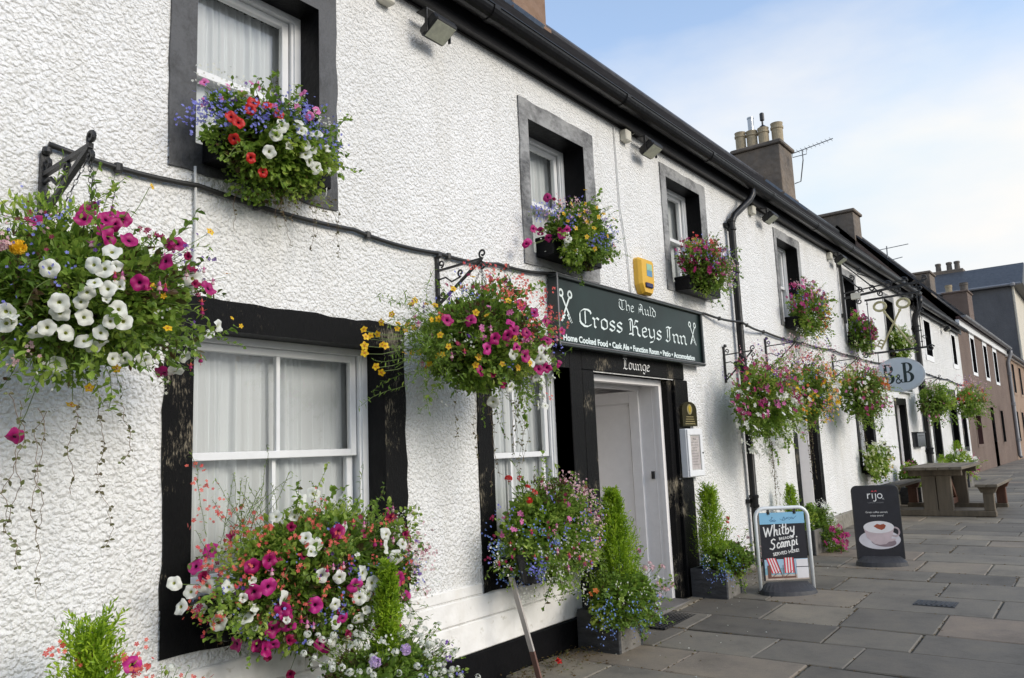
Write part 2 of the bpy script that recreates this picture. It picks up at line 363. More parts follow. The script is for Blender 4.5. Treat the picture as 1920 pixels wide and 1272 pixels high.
while x < 60:
    wd = rnd.uniform(.42, .66); y = -5.15 - rnd.uniform(0, .5)
    while y < 0:
        ln = rnd.uniform(.55, 1.15); y1 = min(y+ln, -.02)
        if y1-y > .12:
            i = .003; j = [rnd.uniform(0, .007) for _ in range(4)]; dz = rnd.uniform(-.004, .004); t = rnd.random()
            P = [(x+i+j[0], y+i+j[1]), (x+wd-i-j[2], y+i+j[0]), (x+wd-i-j[1], y1-i-j[3]), (x+i+j[3], y1-i-j[2])]
            k_ = rnd.randrange(4); P[k_] = (P[k_][0]+(.03 if P[k_][0] < x+wd/2 else -.03)*rnd.random(), P[k_][1]); cx, cy = x+wd/2, (y+y1)/2; tl = [rnd.uniform(-.002, .002) for _ in range(4)]
            vs = [(a, b, gz(a)-.02) for a, b in P] + [(a, b, gz(a)+dz-.006+tl[k]) for k, (a, b) in enumerate(P)] + \
                 [(a+(.008 if a < cx else -.008), b+(.008 if b < cy else -.008), gz(a)+dz+tl[k]) for k, (a, b) in enumerate(P)]
            fs = [(k, (k+1) % 4, 4+(k+1) % 4, 4+k) for k in range(4)] + [(4+k, 4+(k+1) % 4, 8+(k+1) % 4, 8+k) for k in range(4)] + [(8, 9, 10, 11)]
            g.add(vs, fs, t=t)
            if x < 16:
                for _ in range(int(26 if rnd.random() < .45 else 5)):      # moss and grit lying in the joints
                    if rnd.random() < .5: px, py = x+rnd.gauss(0, .008), rnd.uniform(y, y1)
                    else: px, py = rnd.uniform(x, x+wd), y+rnd.gauss(0, .008)
                    r = rnd.uniform(.005, .016); z = gz(px)-.006
                    moss.add([(px+r*math.cos(a)*rnd.uniform(.6, 1.2), py+r*math.sin(a)*rnd.uniform(.6, 1.2), z+rnd.uniform(0, .005)) for a in (0, 1.2, 2.5, 3.8, 5)]+[(px, py, z+rnd.uniform(.006, .011))],
                             [(k, (k+1) % 5, 5) for k in range(5)], t=rnd.random()*.5)
        y = y1
        if y > -.1: break
    x += wd
sl = kind(g.build('pavement_flagstones', 'flagstone', tint=True), 'structure')
kind(moss.build('joint_moss', 'leaf_dry', tint=True), 'stuff')
g = MB()
for a, b in zip(XS, XS[1:]): g.quad((a, -14, gz(a)-.13), (b, -14, gz(b)-.13), (b, -5.3, gz(b)-.13), (a, -5.3, gz(a)-.13))
kind(g.build('road', 'asphalt'), 'structure')
g = MB(); x = -6
while x < 60:
    g.add([(x, -5.38, gz(x)-.24), (x+.9, -5.38, gz(x+.9)-.24), (x+.9, -5.22, gz(x+.9)-.24), (x, -5.22, gz(x)-.24), (x, -5.37, gz(x)-.005), (x+.9, -5.37, gz(x+.9)-.005), (x+.9, -5.22, gz(x+.9)), (x, -5.22, gz(x))],
          [(0,3,2,1),(4,5,6,7),(0,1,5,4),(1,2,6,5),(2,3,7,6),(3,0,4,7)]); x += .91
kind(g.build('kerb', 'kerb_stone'), 'structure')

# ------------------------------------------------------------------ building shells
def wall_with_holes(mb, x0, x1, z0, z1, holes, y=0, m=0, extra=()):
    xs = sorted(set([x0, x1] + [h[0] for h in holes] + [h[1] for h in holes] + list(extra))); zs = sorted(set([z0, z1] + [h[2] for h in holes] + [h[3] for h in holes]))
    xs = [a for a in xs if x0 <= a <= x1]; zs = [a for a in zs if z0 <= a <= z1]
    for a, b in zip(xs, xs[1:]):
        for c, d in zip(zs, zs[1:]):
            cx, cz = (a+b)/2, (c+d)/2
            if any(h[0] < cx < h[1] and h[2] < cz < h[3] for h in holes): continue
            mb.quad((a, y, c), (b, y, c), (b, y, d), (a, y, d), m)
def shell(mb, x0, x1, ztop, holes, ridge_y=2.9, ridge_z=7.6, depth=5.8, m=0, z0=-.2):
    wall_with_holes(mb, x0, x1, z0, ztop, holes, 0, m)
    mb.quad((x0, depth, z0), (x0, depth, ztop), (x1, depth, ztop), (x1, depth, z0), m)
    for x in (x0, x1): mb.add([(x, 0, z0), (x, depth, z0), (x, depth, ztop), (x, ridge_y, ridge_z-.12), (x, 0, ztop)], [(0, 1, 2, 3, 4)], m)
def roof_mb(x0, x1, ez, rz, ry=2.9, ey=-.2, depth=5.8, th=.05, course=.22, sl=.26, seed=1):
    mb = MB(); rn = random.Random(seed); dy, dz = ry-ey, rz-ez; Ln = math.hypot(dy, dz); uy, uz = dy/Ln, dz/Ln; ny, nz = -uz, uy
    n = int(Ln/course)
    for i in range(n+1):                                     # overlapping courses, each a sloping strip with its butt edge
        s0, s1 = i*course, min((i+1)*course+.05, Ln)
        lo, hi = .030, .006
        a = (ey+uy*s0+ny*lo, ez+uz*s0+nz*lo); b = (ey+uy*s1+ny*hi, ez+uz*s1+nz*hi); c = (ey+uy*s0+ny*(lo-.016), ez+uz*s0+nz*(lo-.016))
        mb.quad((x0, *a), (x1, *a), (x1, *b), (x0, *b)); mb.quad((x0, *c), (x1, *c), (x1, *a), (x0, *a))
    by = 2*ry-ey
    mb.quad((x0, ry, rz+.01), (x1, ry, rz+.01), (x1, by, ez), (x0, by, ez))
    mb.quad((x0, ey, ez-.03), (x0, ry, rz-.03), (x1, ry, rz-.03), (x1, ey, ez-.03))
    for x in (x0, x1): mb.add([(x, ey, ez-.03), (x, ey, ez+.02), (x, ry, rz+.03), (x, by, ez+.02), (x, by, ez-.03), (x, ry, rz-.03)], [(0, 1, 2, 5), (5, 2, 3, 4)])
    mb.tube([(x0, ry, rz+.02), (x1, ry, rz+.02)], .07, 8)
    return mb
def gutter_mb(x0, x1, z=4.42, yc=-.19, r=.078):
    mb = MB(); n = 10
    prof = [(yc+r*math.cos(math.pi+math.pi*k/n), z+r*math.sin(math.pi+math.pi*k/n)*1.0) for k in range(n+1)]
    prof[0] = (yc-r, z); inner = [(yc+(a-yc)*.9, z+(b-z)*.9) for a, b in prof]
    pr = prof + inner[::-1]
    vs = [(x0, a, b) for a, b in pr] + [(x1, a, b) for a, b in pr]; k = len(pr)
    mb.add(vs, [(i, (i+1) % k, (i+1) % k+k, i+k) for i in range(k)] + [tuple(range(n+1)), tuple(range(k+n, k-1, -1))])
    x = x0+1.1                                             # joint collars and brackets
    mb.tube([(x0, yc-r, z), (x1, yc-r, z)], .007, 6)
    while x < x1:
        p2 = [(yc+(a-yc)*1.09, z+(b-z)*1.09) for a, b in prof]; v = [(x-.03, a, b) for a, b in p2]+[(x+.03, a, b) for a, b in p2]
        mb.add(v, [(i, i+1, i+n+2, i+n+1) for i in range(n)]); x += 1.83
    return mb
inn = thing('inn_building', 'long white roughcast inn with black painted stone surrounds and slate roof', 'building', (8, 0, 0))
# opening: x0, x1, z0, z1
UW = {'1': (1.94, 2.67, 2.90, 3.90), '2': (4.65, 5.43, 2.86, 3.90), '3': (6.97, 7.76, 2.98, 4.05), '4': (10.17, 11.0, 2.93, 4.05), '5': (13.20, 13.98, 2.95, 4.04), '6': (16.12, 16.86, 2.99, 4.02)}
LW = {'a': (1.95, 3.12, .80, 2.02), 'b': (4.09, 5.05, .70, 2.02), 'c': (13.38, 14.25, .95, 2.02)}
DR = (5.40, 6.84, -.2, 2.01); D2 = (10.30, 11.12, -.2, 2.05); D3 = (16.20, 16.95, -.2, 2.00)
holes = list(UW.values())+list(LW.values())+[DR, D2, D3]
mb = MB(); shell(mb, -2.5, 18.6, 4.29, holes); mb.build('wall', 'harl_white', inn)
# inside: floor between the storeys and partition walls so that rooms read dark
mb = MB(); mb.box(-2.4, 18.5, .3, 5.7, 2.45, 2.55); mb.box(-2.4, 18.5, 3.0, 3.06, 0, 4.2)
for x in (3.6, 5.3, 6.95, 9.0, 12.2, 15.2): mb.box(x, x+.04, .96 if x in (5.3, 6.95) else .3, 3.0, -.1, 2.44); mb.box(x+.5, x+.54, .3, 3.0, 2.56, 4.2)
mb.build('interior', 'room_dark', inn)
def wob(a, b, n, amp, rn): return [a+(b-a)*k/n for k in range(n+1)], [rn.uniform(-amp, amp) for k in range(n+1)]
def surround(o, wl, wr, wt, wb, mat, rmat, parent, depth=.15, proud=.012, seed=0, amp=.007, left_plain=False, name='window_surround'):
    """painted margin stones round an opening: a face a little proud of the wall with an uneven outer edge, and the reveals"""
    x0, x1, z0, z1 = o; rn = random.Random(seed); mb = MB(); mr = MB(); yf = -proud
    def strip(ax, lo, hi, fixed_in, out, horiz):
        n = max(3, int((hi-lo)/.09)); ks = [lo+(hi-lo)*k/n for k in range(n+1)]; js = [rn.uniform(-amp, amp) for _ in ks]; js[0] = js[-1] = 0
        for k in range(n):
            a, b = ks[k], ks[k+1]; oa, ob = out+js[k], out+js[k+1]
            if horiz: q = [(a, yf, fixed_in), (b, yf, fixed_in), (b, yf, ob), (a, yf, oa)]; e = [(a, yf, oa), (b, yf, ob), (b, .03, ob), (a, .03, oa)]
            else: q = [(fixed_in, yf, a), (fixed_in, yf, b), (ob, yf, b), (oa, yf, a)]; e = [(oa, yf, a), (ob, yf, b), (ob, .03, b), (oa, .03, a)]
            mb.add(q, [(0, 1, 2, 3)]); mb.add(e, [(0, 1, 2, 3)])
    if wt: strip('x', x0-wl, x1+wr, z1, z1+wt, True)
    if wb: strip('x', x0-wl, x1+wr, z0, z0-wb, True)
    if wl: strip('z', z0, z1, x0, x0-wl, False)
    if wr: strip('z', z0, z1, x1, x1+wr, False)
    s = mb.build(name, mat, parent)
    mr.quad((x0, yf, z0), (x0, depth, z0), (x0, depth, z1), (x0, yf, z1)); mr.quad((x1, yf, z0), (x1, yf, z1), (x1, depth, z1), (x1, depth, z0))
    mr.quad((x0, yf, z1), (x0, depth, z1), (x1, depth, z1), (x1, yf, z1)); mr.quad((x0, yf, z0), (x1, yf, z0), (x1, depth, z0), (x0, depth, z0))
    # backing frame so no gap shows round the sash box
    mr.build('reveal', rmat, s)
    return s
def curtain(mb, x0, x1, z0, z1, y, seed, amp=.016, per=.085):
    rn = random.Random(seed); n = max(24, int((x1-x0)/.008)); ph = rn.uniform(0, 6); vs = []
    for k in range(n+1):
        x = x0+(x1-x0)*k/n
        w_ = 1+.5*math.sin(x*9+ph)
        dy = amp*math.sin(x/per*2*math.pi*.5*w_+ph) + amp*.5*math.sin(x/per*9.1+1.7*ph)
        vs += [(x, y+dy*.55, z1), (x+.004*math.sin(k*.7), y+dy, (z0+z1)/2), (x+.006*math.sin(k*.9), y+dy*1.15, z0)]
    mb.add(vs, [(3*k+j, 3*k+3+j, 3*k+4+j, 3*k+1+j) for k in range(n) for j in (0, 1)])
def sash(o, y, parent, meet=None, bars=True, curt=(0, 1), seed=0, fw=.055, blinds=False, raised=False):
    """sliding sash window: outer box frame, two sashes, glazing bar, panes and net curtain"""
    x0, x1, z0, z1 = o; meet = meet or (z0+z1)/2
    root = MB(); root.box(x0, x0+.04, y, y+.10, z0, z1); root.box(x1-.04, x1, y, y+.10, z0, z1); root.box(x0+.04, x1-.04, y, y+.10, z1-.035, z1); root.box(x0+.04, x1-.04, y-.02, y+.10, z0, z0+.045)
    root.box(x0+.04, x0+.055, y+.012, y+.03, z0+.045, z1-.035); root.box(x1-.055, x1-.04, y+.012, y+.03, z0+.045, z1-.035)
    wn = root.build('window', 'frame_white', parent)
    def one(a, b, yy, nm):
        s = MB(); X0, X1 = x0+.055, x1-.055
        s.bbox(X0, X0+fw*.8, yy, yy+.035, a, b, .003); s.bbox(X1-fw*.8, X1, yy, yy+.035, a, b, .003)
        s.bbox(X0+fw*.8, X1-fw*.8, yy, yy+.035, b-fw*.7, b, .003); s.bbox(X0+fw*.8, X1-fw*.8, yy, yy+.035, a, a+fw*.7, .003)
        if bars: s.box((X0+X1)/2-.011, (X0+X1)/2+.011, yy+.004, yy+.03, a+fw*.7, b-fw*.7)
        s.build('sash', 'frame_white', wn)
        p = MB(); p.quad((X0+.02, yy+.018, a+.02), (X1-.02, yy+.018, a+.02), (X1-.02, yy+.018, b-.02), (X0+.02, yy+.018, b-.02)); p.build('pane', 'glass', wn)
    one(meet-.012, z1-.035, y+.035, 'upper'); one(z0+.045, meet+.028, y+.072, 'lower')
    if curt:
        c = MB(); W_ = x1-x0+.16; curtain(c, x0-.03+W_*curt[0], x0-.03+W_*curt[1]+(.25 if x0 > 6 else 0), z0+.05, z1-.03, y+.135, seed); c.build('net_curtain', 'curtain', wn, smooth=True)
    return wn
# upper windows
surround(UW['1'], .13, .125, .16, .14, 'grey_stone', 'black_reveal', inn, .16, seed=1)
sash(UW['1'], .15, inn, meet=3.36, bars=False, curt=(0, 1), seed=3)
surround(UW['2'], .115, .16, .15, .10, 'pale_grey_stone', 'black_reveal', inn, .2, seed=2)
sash(UW['2'], .19, inn, meet=3.36, bars=False, curt=(0, .9), seed=4)  # curtain spread wide; its white stands for sky reflected in the pane
surround(UW['3'], .115, .16, .12, .09, 'pale_grey_stone', 'black_reveal', inn, .16, seed=3)
sash(UW['3'], .15, inn, meet=3.52, bars=False, curt=(0, .85), seed=5)  # curtain widened likewise to stand in for the white sky reflection
for k, s in (('4', 5), ('5', 6), ('6', 7)):
    surround(UW[k], .09, .13, .12, .05, 'pale_grey_stone', 'black_reveal', inn, .16, seed=s); sash(UW[k], .15, inn, bars=False, curt=(0, 1), seed=s)
# ground floor windows
surround(LW['a'], .135, .165, .145, .20, 'black_stone', 'black_reveal', inn, .14, seed=11, amp=.009)
sash(LW['a'], .13, inn, meet=1.43, seed=12)
surround(LW['b'], .15, 0, .16, .17, 'black_stone', 'black_reveal', inn, .15, seed=13)
sash(LW['b'], .14, inn, meet=1.37, seed=14)
surround(LW['c'], .14, .15, .12, .10, 'black_stone', 'black_reveal', inn, .15, seed=15); sash(LW['c'], .14, inn, meet=1.5, seed=16)
# main door: stone pier, lintel, right jamb
mb = MB(); rn = random.Random(5)
mb.bbox(5.05, 5.222, -.014, .14, -.1, 2.17, .006); mb.bbox(5.226, 5.40, -.014, .30, -.1, 2.02, .006)
mb.bbox(5.226, 7.06, -.014, .30, 2.02, 2.24, .006); mb.box(4.09, 5.05, -.012, .1, 2.18, 2.24)
mb.bbox(6.84, 7.11, -.016, .12, -.1, 1.09, .006); mb.bbox(6.84, 7.12, -.016, .12, 1.094, 2.018, .006); mb.bbox(6.755, 6.838, .02, .30, -.1, 2.018, .006)
ds = mb.build('door_surround', 'black_stone', inn)
mb = MB(); mb.box(5.40, 5.45, .12, .30, 0, 2.01); mb.box(6.70, 6.755, .085, .125, .03, 2.01); mb.box(5.45, 6.70, .085, .16, 1.955, 2.01); mb.box(6.71, 6.755, .125, .30, .03, 2.01)
mb.box(5.40, 6.755, .29, .33, 1.93, 2.01); mb.box(6.698, 6.70, .16, .163, .03, 1.95)
df = mb.build('door_frame', 'door_white', inn)
mb = MB(); mb.box(6.688, 6.712, .185, .21, 1.10, 1.17); mb.box(6.68, 6.69, .19, .205, 1.11, 1.16); mb.build('lock_keep', 'iron', df)
mb = MB(); mb.box(6.90, 6.93, .30, 1.3, 0, 2.05); mb.box(5.2, 5.23, .30, 1.3, 0, 2.05); mb.box(5.2, 6.93, 1.3, 1.33, 0, 2.05); mb.box(5.2, 6.93, .33, 1.3, 1.99, 2.03); mb.build('porch_lining', 'door_white', inn)
door = MB(); door.box(6.705, 6.745, .30, 1.0, .05, 1.93)
for (a, b) in ((.30, .40), (.93, 1.0)): door.bbox(6.684, 6.706, a, b, .05, 1.93, .003)
door.bbox(6.684, 6.706, .40, .93, 1.82, 1.93, .003); door.bbox(6.684, 6.706, .40, .93, .05, .20, .003)
for (a, b, c, d) in ((.41, .425, .22, 1.80), (.905, .92, .22, 1.80)): door.box(6.696, 6.705, a, b, c, d)
door.box(6.696, 6.705, .41, .92, 1.79, 1.805); door.build('door', 'door_white', inn, label='white panelled door standing open inwards')
mb = MB(); mb.bbox(5.42, 6.74, -.10, 1.3, -.1, .035, .01); mb.build('doorstep', 'slab', inn)
# side doors
for (x0, x1, z0, z1), s in ((D2, 21), (D3, 22)):
    surround((x0, x1, gz(x0)-.02, z1), .13, .14, .12, 0, 'black_stone', 'black_reveal', inn, .10, seed=s, name='door_surround')
    mb = MB(); mb.box(x0, x1, .24, .28, gz(x0), z1); mb.box(x0+.1, x1-.1, .228, .242, gz(x0)+.15, gz(x0)+.85); mb.box(x0+.1, x1-.1, .228, .242, gz(x0)+1.0, z1-.12)
    mb.box(x1-.04, x1+.002, .098, .24, gz(x0), z1); mb.build('door', 'door_white', inn)
# smooth painted base course and black plinth under the first windows
mb = MB(); rn = random.Random(8)
def stones(mb, x0, x1, z0, z1, y, k):
    xs = [x0]+sorted(rn.uniform(x0, x1) for _ in range(k))+[x1]
    for a, b in zip(xs, xs[1:]):
        if b-a > .1: mb.bbox(a+.0015, b-.0015, y+rn.uniform(0, .004), .02, z0+.0015, z1-.0015, .007)
stones(mb, -2.4, 1.80, .20, .40, -.022, 4); stones(mb, 1.80, 5.05, .20, .385, -.022, 3); stones(mb, 1.80, 5.05, .388, .528, -.020, 2); stones(mb, 3.29, 3.93, .531, .60, -.016, 0)
mb.build('base_course', 'stone_white', inn)
mb = MB(); mb.bbox(-2.4, 5.40, -.03, .02, -.15, .197, .006); mb.build('plinth', 'black_reveal', inn)
mb = MB()
for a, b in ((7.12, 10.17), (11.26, 16.07), (17.09, 18.6)):
    x = a
    while x < b-.05:
        e = min(b, x+rn.uniform(.5, 1.1)); mb.bbox(x+.002, e-.002, -.055, .02, gz(x)-.2, gz(x)+(.09 if a < 10 else .20), .012); x = e
mb.build('plinth', 'plinth_stone', inn)
# eaves
mb = MB(); mb.box(-2.6, 18.6, -.09, -.065, 4.275, 4.42); mb.box(-2.6, 18.6, -.065, .0, 4.288, 4.30); mb.tube([(-2.6, -.01, 4.283), (18.6, -.01, 4.283)], .01, 6)
mb.box(-2.6, 18.6, -.092, -.088, 4.33, 4.336)
mb.build('fascia', 'dark_fascia', inn); gutter_mb(-2.6, 18.6).build('gutter', 'black_gloss', inn, smooth=False)
roof_mb(-2.7, 18.68, 4.44, 7.70, seed=2).build('roof', 'slate', inn)
def chimney(x0, x1, y0, y1, ztop, mat, parent, pots, zb=6.6, cap=.06, band=True):
    mb = MB(); mb.bbox(x0, x1, y0, y1, zb, ztop-.10, .015); mb.bbox(x0-cap, x1+cap, y0-cap, y1+cap, ztop-.10, ztop, .02)
    if band: mb.bbox(x0-.05, x1+.05, y0-.05, y1+.05, zb+.75, zb+.83, .015)
    ch = mb.build('chimney', mat, parent)
    for (px, py, r, h, style) in pots:
        p = MB(); p.lathe((px, py, ztop-.01), [(r*1.05, 0), (r*1.02, h*.12), (r*.96, h*.14), (r*.98, h*.72), (r*1.12, h*.76), (r*1.12, h*.84), (r*.96, h*.86), (r*1.02, h*.93), (r*1.08, h), (r*.8, h), (r*.8, h*.7)], 18)
        if style == 'steel': p.lathe((px, py, ztop+h-.02), [(r*.55, 0), (r*.55, .34), (r*.62, .345), (r*.62, .38), (r*.4, .38)], 16, 1)
        if style == 'cowl': p.lathe((px, py, ztop+h-.02), [(r*1.0, 0), (r*.5, .07), (r*.18, .10), (r*.16, .2), (r*.42, .22), (r*.42, .4), (r*.2, .42)], 14, 2)
        p.build('chimney_pot', ['pot_clay' if style != 'dark' else 'pot_dark', 'steel', 'lamp_body'], ch)
    return ch
chimney(7.85, 8.62, 2.4, 3.5, 8.6, 'chimney_warm', inn, [(8.05, 2.7, .13, .5, ''), (8.05, 3.15, .13, .5, '')], zb=6.4)
chimney(18.46, 19.4, 2.4, 3.55, 8.6, 'chimney_stone', inn, [(18.72, 3.42, .13, .52, ''), (18.78, 3.15, .135, .50, 'steel'), (18.82, 2.87, .13, .52, 'cowl'), (18.95, 2.57, .14, .60, '')], zb=6.45)
mb = MB(); mb.beam((18.44, 1.9, 6.69), (18.44, 2.8, 7.64), .05, .10); mb.build('lead_flashing', 'lead', inn); mb = MB(); mb.beam((7.83, 1.95, 6.74), (7.83, 2.8, 7.64), .05, .10); mb.build('lead_flashing', 'lead', inn)

# the white house next door
wh = thing('white_house', 'plain white roughcast house with narrow dark windows between the inn and the brown house', 'building', (22, 0, .25))
WU = [(19.95, 20.68, 3.21, 4.02), (23.70, 24.25, 3.24, 4.02)]; WL = [(19.75, 20.5, .95, 1.83), (23.95, 24.5, 1.05, 1.84)]; WD = (22.25, 23.1, -.2, 2.38)
mb = MB(); shell(mb, 18.6, 25.0, 4.17, WU+WL+[WD], ridge_z=7.68); mb.build('wall', 'harl_far', wh)
for o, mt in [(q, 'white_gloss') for q in WU]+[(q, 'black_stone') for q in WL]:
    s = surround(o, .12, .12, .12, .13, mt, 'black_reveal', wh, .16, seed=int(o[0]*7)); sash(o, .15, wh, bars=False, curt=None)
    b = MB(); b.box(o[0]-.1, o[1]+.1, .5, .52, o[2]-.1, o[3]+.1); b.build('unlit_room_backing', 'window_dark', wh)  # near-black sheet, darkness of the unlit room put into its colour
surround((22.25, 23.1, .28, 2.38), .14, .14, .14, 0, 'black_stone', 'black_reveal', wh, .2, seed=77, name='door_surround')
mb = MB(); mb.box(22.25, 23.1, .2, .24, .28, 2.38); mb.box(22.35, 23.0, .188, .202, .45, 1.1); mb.box(22.35, 23.0, .188, .202, 1.25, 2.2); mb.build('door', 'black_gloss', wh)
mb = MB(); mb.box(18.6, 25.0, -.09, -.065, 4.12, 4.25); mb.box(18.6, 25, -.065, 0, 4.165, 4.18); mb.build('fascia', 'dark_fascia', wh)
gutter_mb(18.62, 25.0, 4.24, r=.06).build('gutter', 'black_gloss', wh); roof_mb(18.7, 25.05, 4.25, 7.68, seed=3).build('roof', 'slate_blue', wh)
mb = MB()
for x in np.arange(18.6, 25, .8): mb.bbox(x+.002, x+.798, -.05, .02, gz(x)-.2, gz(x)+.18, .012)
mb.build('plinth', 'plinth_stone', wh)
chimney(25.0, 25.85, 2.4, 3.5, 8.35, 'chimney_stone', wh, [], zb=6.3)

# the brown house
br = thing('brown_house', 'brown roughcast house with narrow white edged windows and a dark red door', 'building', (31, 0, .31))
BU = [(27.25, 28.0, 3.22, 4.26), (30.12, 30.9, 3.2, 4.27), (32.72, 33.6, 3.17, 4.26)]; BL = [(26.42, 27.45, 1.07, 1.9), (32.6, 33.4, 1.05, 2.15)]; BD = (30.05, 30.85, -.2, 2.22)
mb = MB(); shell(mb, 25.0, 36.7, 4.48, BU+BL+[BD], ridge_z=8.05); mb.build('wall', 'brown_harl', br)
for i, o in enumerate(BU+BL):
    surround(o, .13, .13, .16, .10, 'white_gloss' if i < 3 else 'brown_harl', 'door_dark' if i == 3 else 'black_reveal', br, .16, seed=40+i); sash(o, .15, br, bars=False, curt=None)
    b = MB(); b.box(o[0]-.1, o[1]+.1, .5, .52, o[2]-.1, o[3]+.1); b.build('unlit_room_backing', 'window_dark', br)  # dark sheet standing in for the shaded room behind each pane
mb = MB(); mb.box(BD[0], BD[1], .14, .18, .3, BD[3]); mb.box(BD[0]+.1, BD[1]-.1, .128, .142, .45, 1.1); mb.box(BD[0]+.1, BD[1]-.1, .128, .142, 1.25, 2.0); mb.build('door', 'door_dark', br)
mb = MB(); mb.box(25.0, 36.7, -.07, .02, 4.40, 4.57); mb.build('eaves_course', 'white_gloss', br)
mb = MB(); mb.box(25.0, 36.7, -.10, -.0, 4.575, 4.66); mb.build('fascia', 'door_dark', br)
gutter_mb(25.02, 36.9, 4.68, r=.07).build('gutter', 'pipe_grey', br); roof_mb(25.07, 36.75, 4.66, 8.05, seed=4).build('roof', 'slate', br)
chimney(36.9, 38.1, 2.35, 3.5, 8.30, 'chimney_stone', br, [], zb=6.3)
# orange stone house at the end
og = thing('sandstone_house', 'pinkish sandstone house at the far right end of the row', 'building', (46, 0, .31))
OU = [(38.6, 39.5, 3.0, 4.2), (41.5, 42.4, 3.0, 4.2), (44.4, 45.3, 3.0, 4.2)]; OL = [(37.9, 38.8, 1.0, 2.2), (40.2, 41.1, 1.0, 2.2), (43.3, 44.2, 1.0, 2.2)]
mb = MB(); shell(mb, 36.7, 56, 4.35, OU+OL, ridge_z=7.8); mb.build('wall', 'orange_stone', og)
for i, o in enumerate(OU+OL): surround(o, .14, .14, .16, .12, 'orange_stone', 'window_dark', og, .16, seed=60+i); sash(o, .15, og, bars=False, curt=(0, 1), seed=60+i)
mb = MB(); mb.box(36.75, 56, -.1, 0, 4.36, 4.46); mb.build('fascia', 'white_gloss', og)
gutter_mb(36.95, 56, 4.46, r=.06).build('gutter', 'pipe_grey', og); roof_mb(36.8, 56.1, 4.46, 7.8, seed=5).build('roof', 'slate', og)
chimney(47.5, 49.2, 2.3, 3.45, 8.95, 'brown_harl', og, [(48.0, 3.2, .17, .45, ''), (48.2, 2.5, .2, .5, 'dark')], zb=6.3)
# tall grey house across the end of the street
gh = thing('grey_house', 'tall grey house with a dark slate roof rising behind the row at the far end', 'building', (64, 5, 0))
mb = MB(); mb.box(60, 72, 1.25, 16, -.2, 10.85); mb.build('wall', 'grey_harl', gh)
mb = MB(); mb.box(60.02, 72, 1.2, 1.248, -.2, 10.84); mb.box(59.95, 60.5, 1.12, 1.2, -.2, 10.82); mb.build('street_front', 'cream', gh)
mb = MB(); mb.add([(59.8, .6, 10.85), (59.8, 16.4, 10.85), (63.0, 16.4, 12.75), (63.0, .6, 12.75), (72.2, .6, 10.85), (72.2, 16.4, 10.85), (69, .6, 12.75), (69, 16.4, 12.75)], [(0, 3, 2, 1), (3, 6, 7, 2), (6, 4, 5, 7), (0, 4, 6, 3), (1, 2, 7, 5), (0, 1, 5, 4)])
mb.build('roof', 'slate_blue', gh)
mb = MB(); mb.tube([(59.75, .7, 10.85), (59.75, 16.4, 10.85)], .09, 8); mb.lathe((59.72, 1.15, 10.7), [(.1, 0), (.16, .06), (.16, .2), (.12, .26)], 10); mb.build('gutter', 'pipe_grey', gh)
ch = MB(); ch.bbox(63, 64.2, 4.2, 6.2, 12.2, 13.0, .02); c_ = ch.build('chimney', 'chimney_stone', gh)
for y in (5.8, 5.1, 4.6): p = MB(); p.lathe((63.5, y, 13.0), [(.19, 0), (.17, .45), (.2, .5), (.2, .62), (.15, .64)], 12); p.build('chimney_pot', 'pot_dark', c_)
# ------------------------------------------------------------------ lettering with a broad nib
def nib(mb, strokes, ox, oz, s, y, wd=.17, ang=42, sx=1.0, m=0, counter=[0]):
    """flat strokes of a broad pen held at a fixed angle, laid on a plane of constant y (facing -Y)"""
    nx, nz = math.cos(R(ang))*wd/2*s, math.sin(R(ang))*wd/2*s
    for st in strokes:
        for (a, b), (c, d) in zip(st, st[1:]):
            counter[0] += 1; yy = y - (counter[0] % 9)*.00022
            p = (ox+a*s*sx, oz+b*s); q = (ox+c*s*sx, oz+d*s); dx, dz = q[0]-p[0], q[1]-p[1]
            cr = nx*dz - nz*dx; e = .02*s
            if abs(cr) < e*math.hypot(dx, dz):            # hairline: give it a little body
                l = math.hypot(dx, dz) or 1; hx, hz = -dz/l*e, dx/l*e
                mb.add([(p[0]-hx, yy, p[1]-hz), (p[0]+hx, yy, p[1]+hz), (q[0]+hx, yy, q[1]+hz), (q[0]-hx, yy, q[1]-hz)], [(0, 1, 2, 3)], m)
            mb.add([(p[0]-nx, yy, p[1]-nz), (p[0]+nx, yy, p[1]+nz), (q[0]+nx, yy, q[1]+nz), (q[0]-nx, yy, q[1]-nz)], [(0, 1, 2, 3)], m)
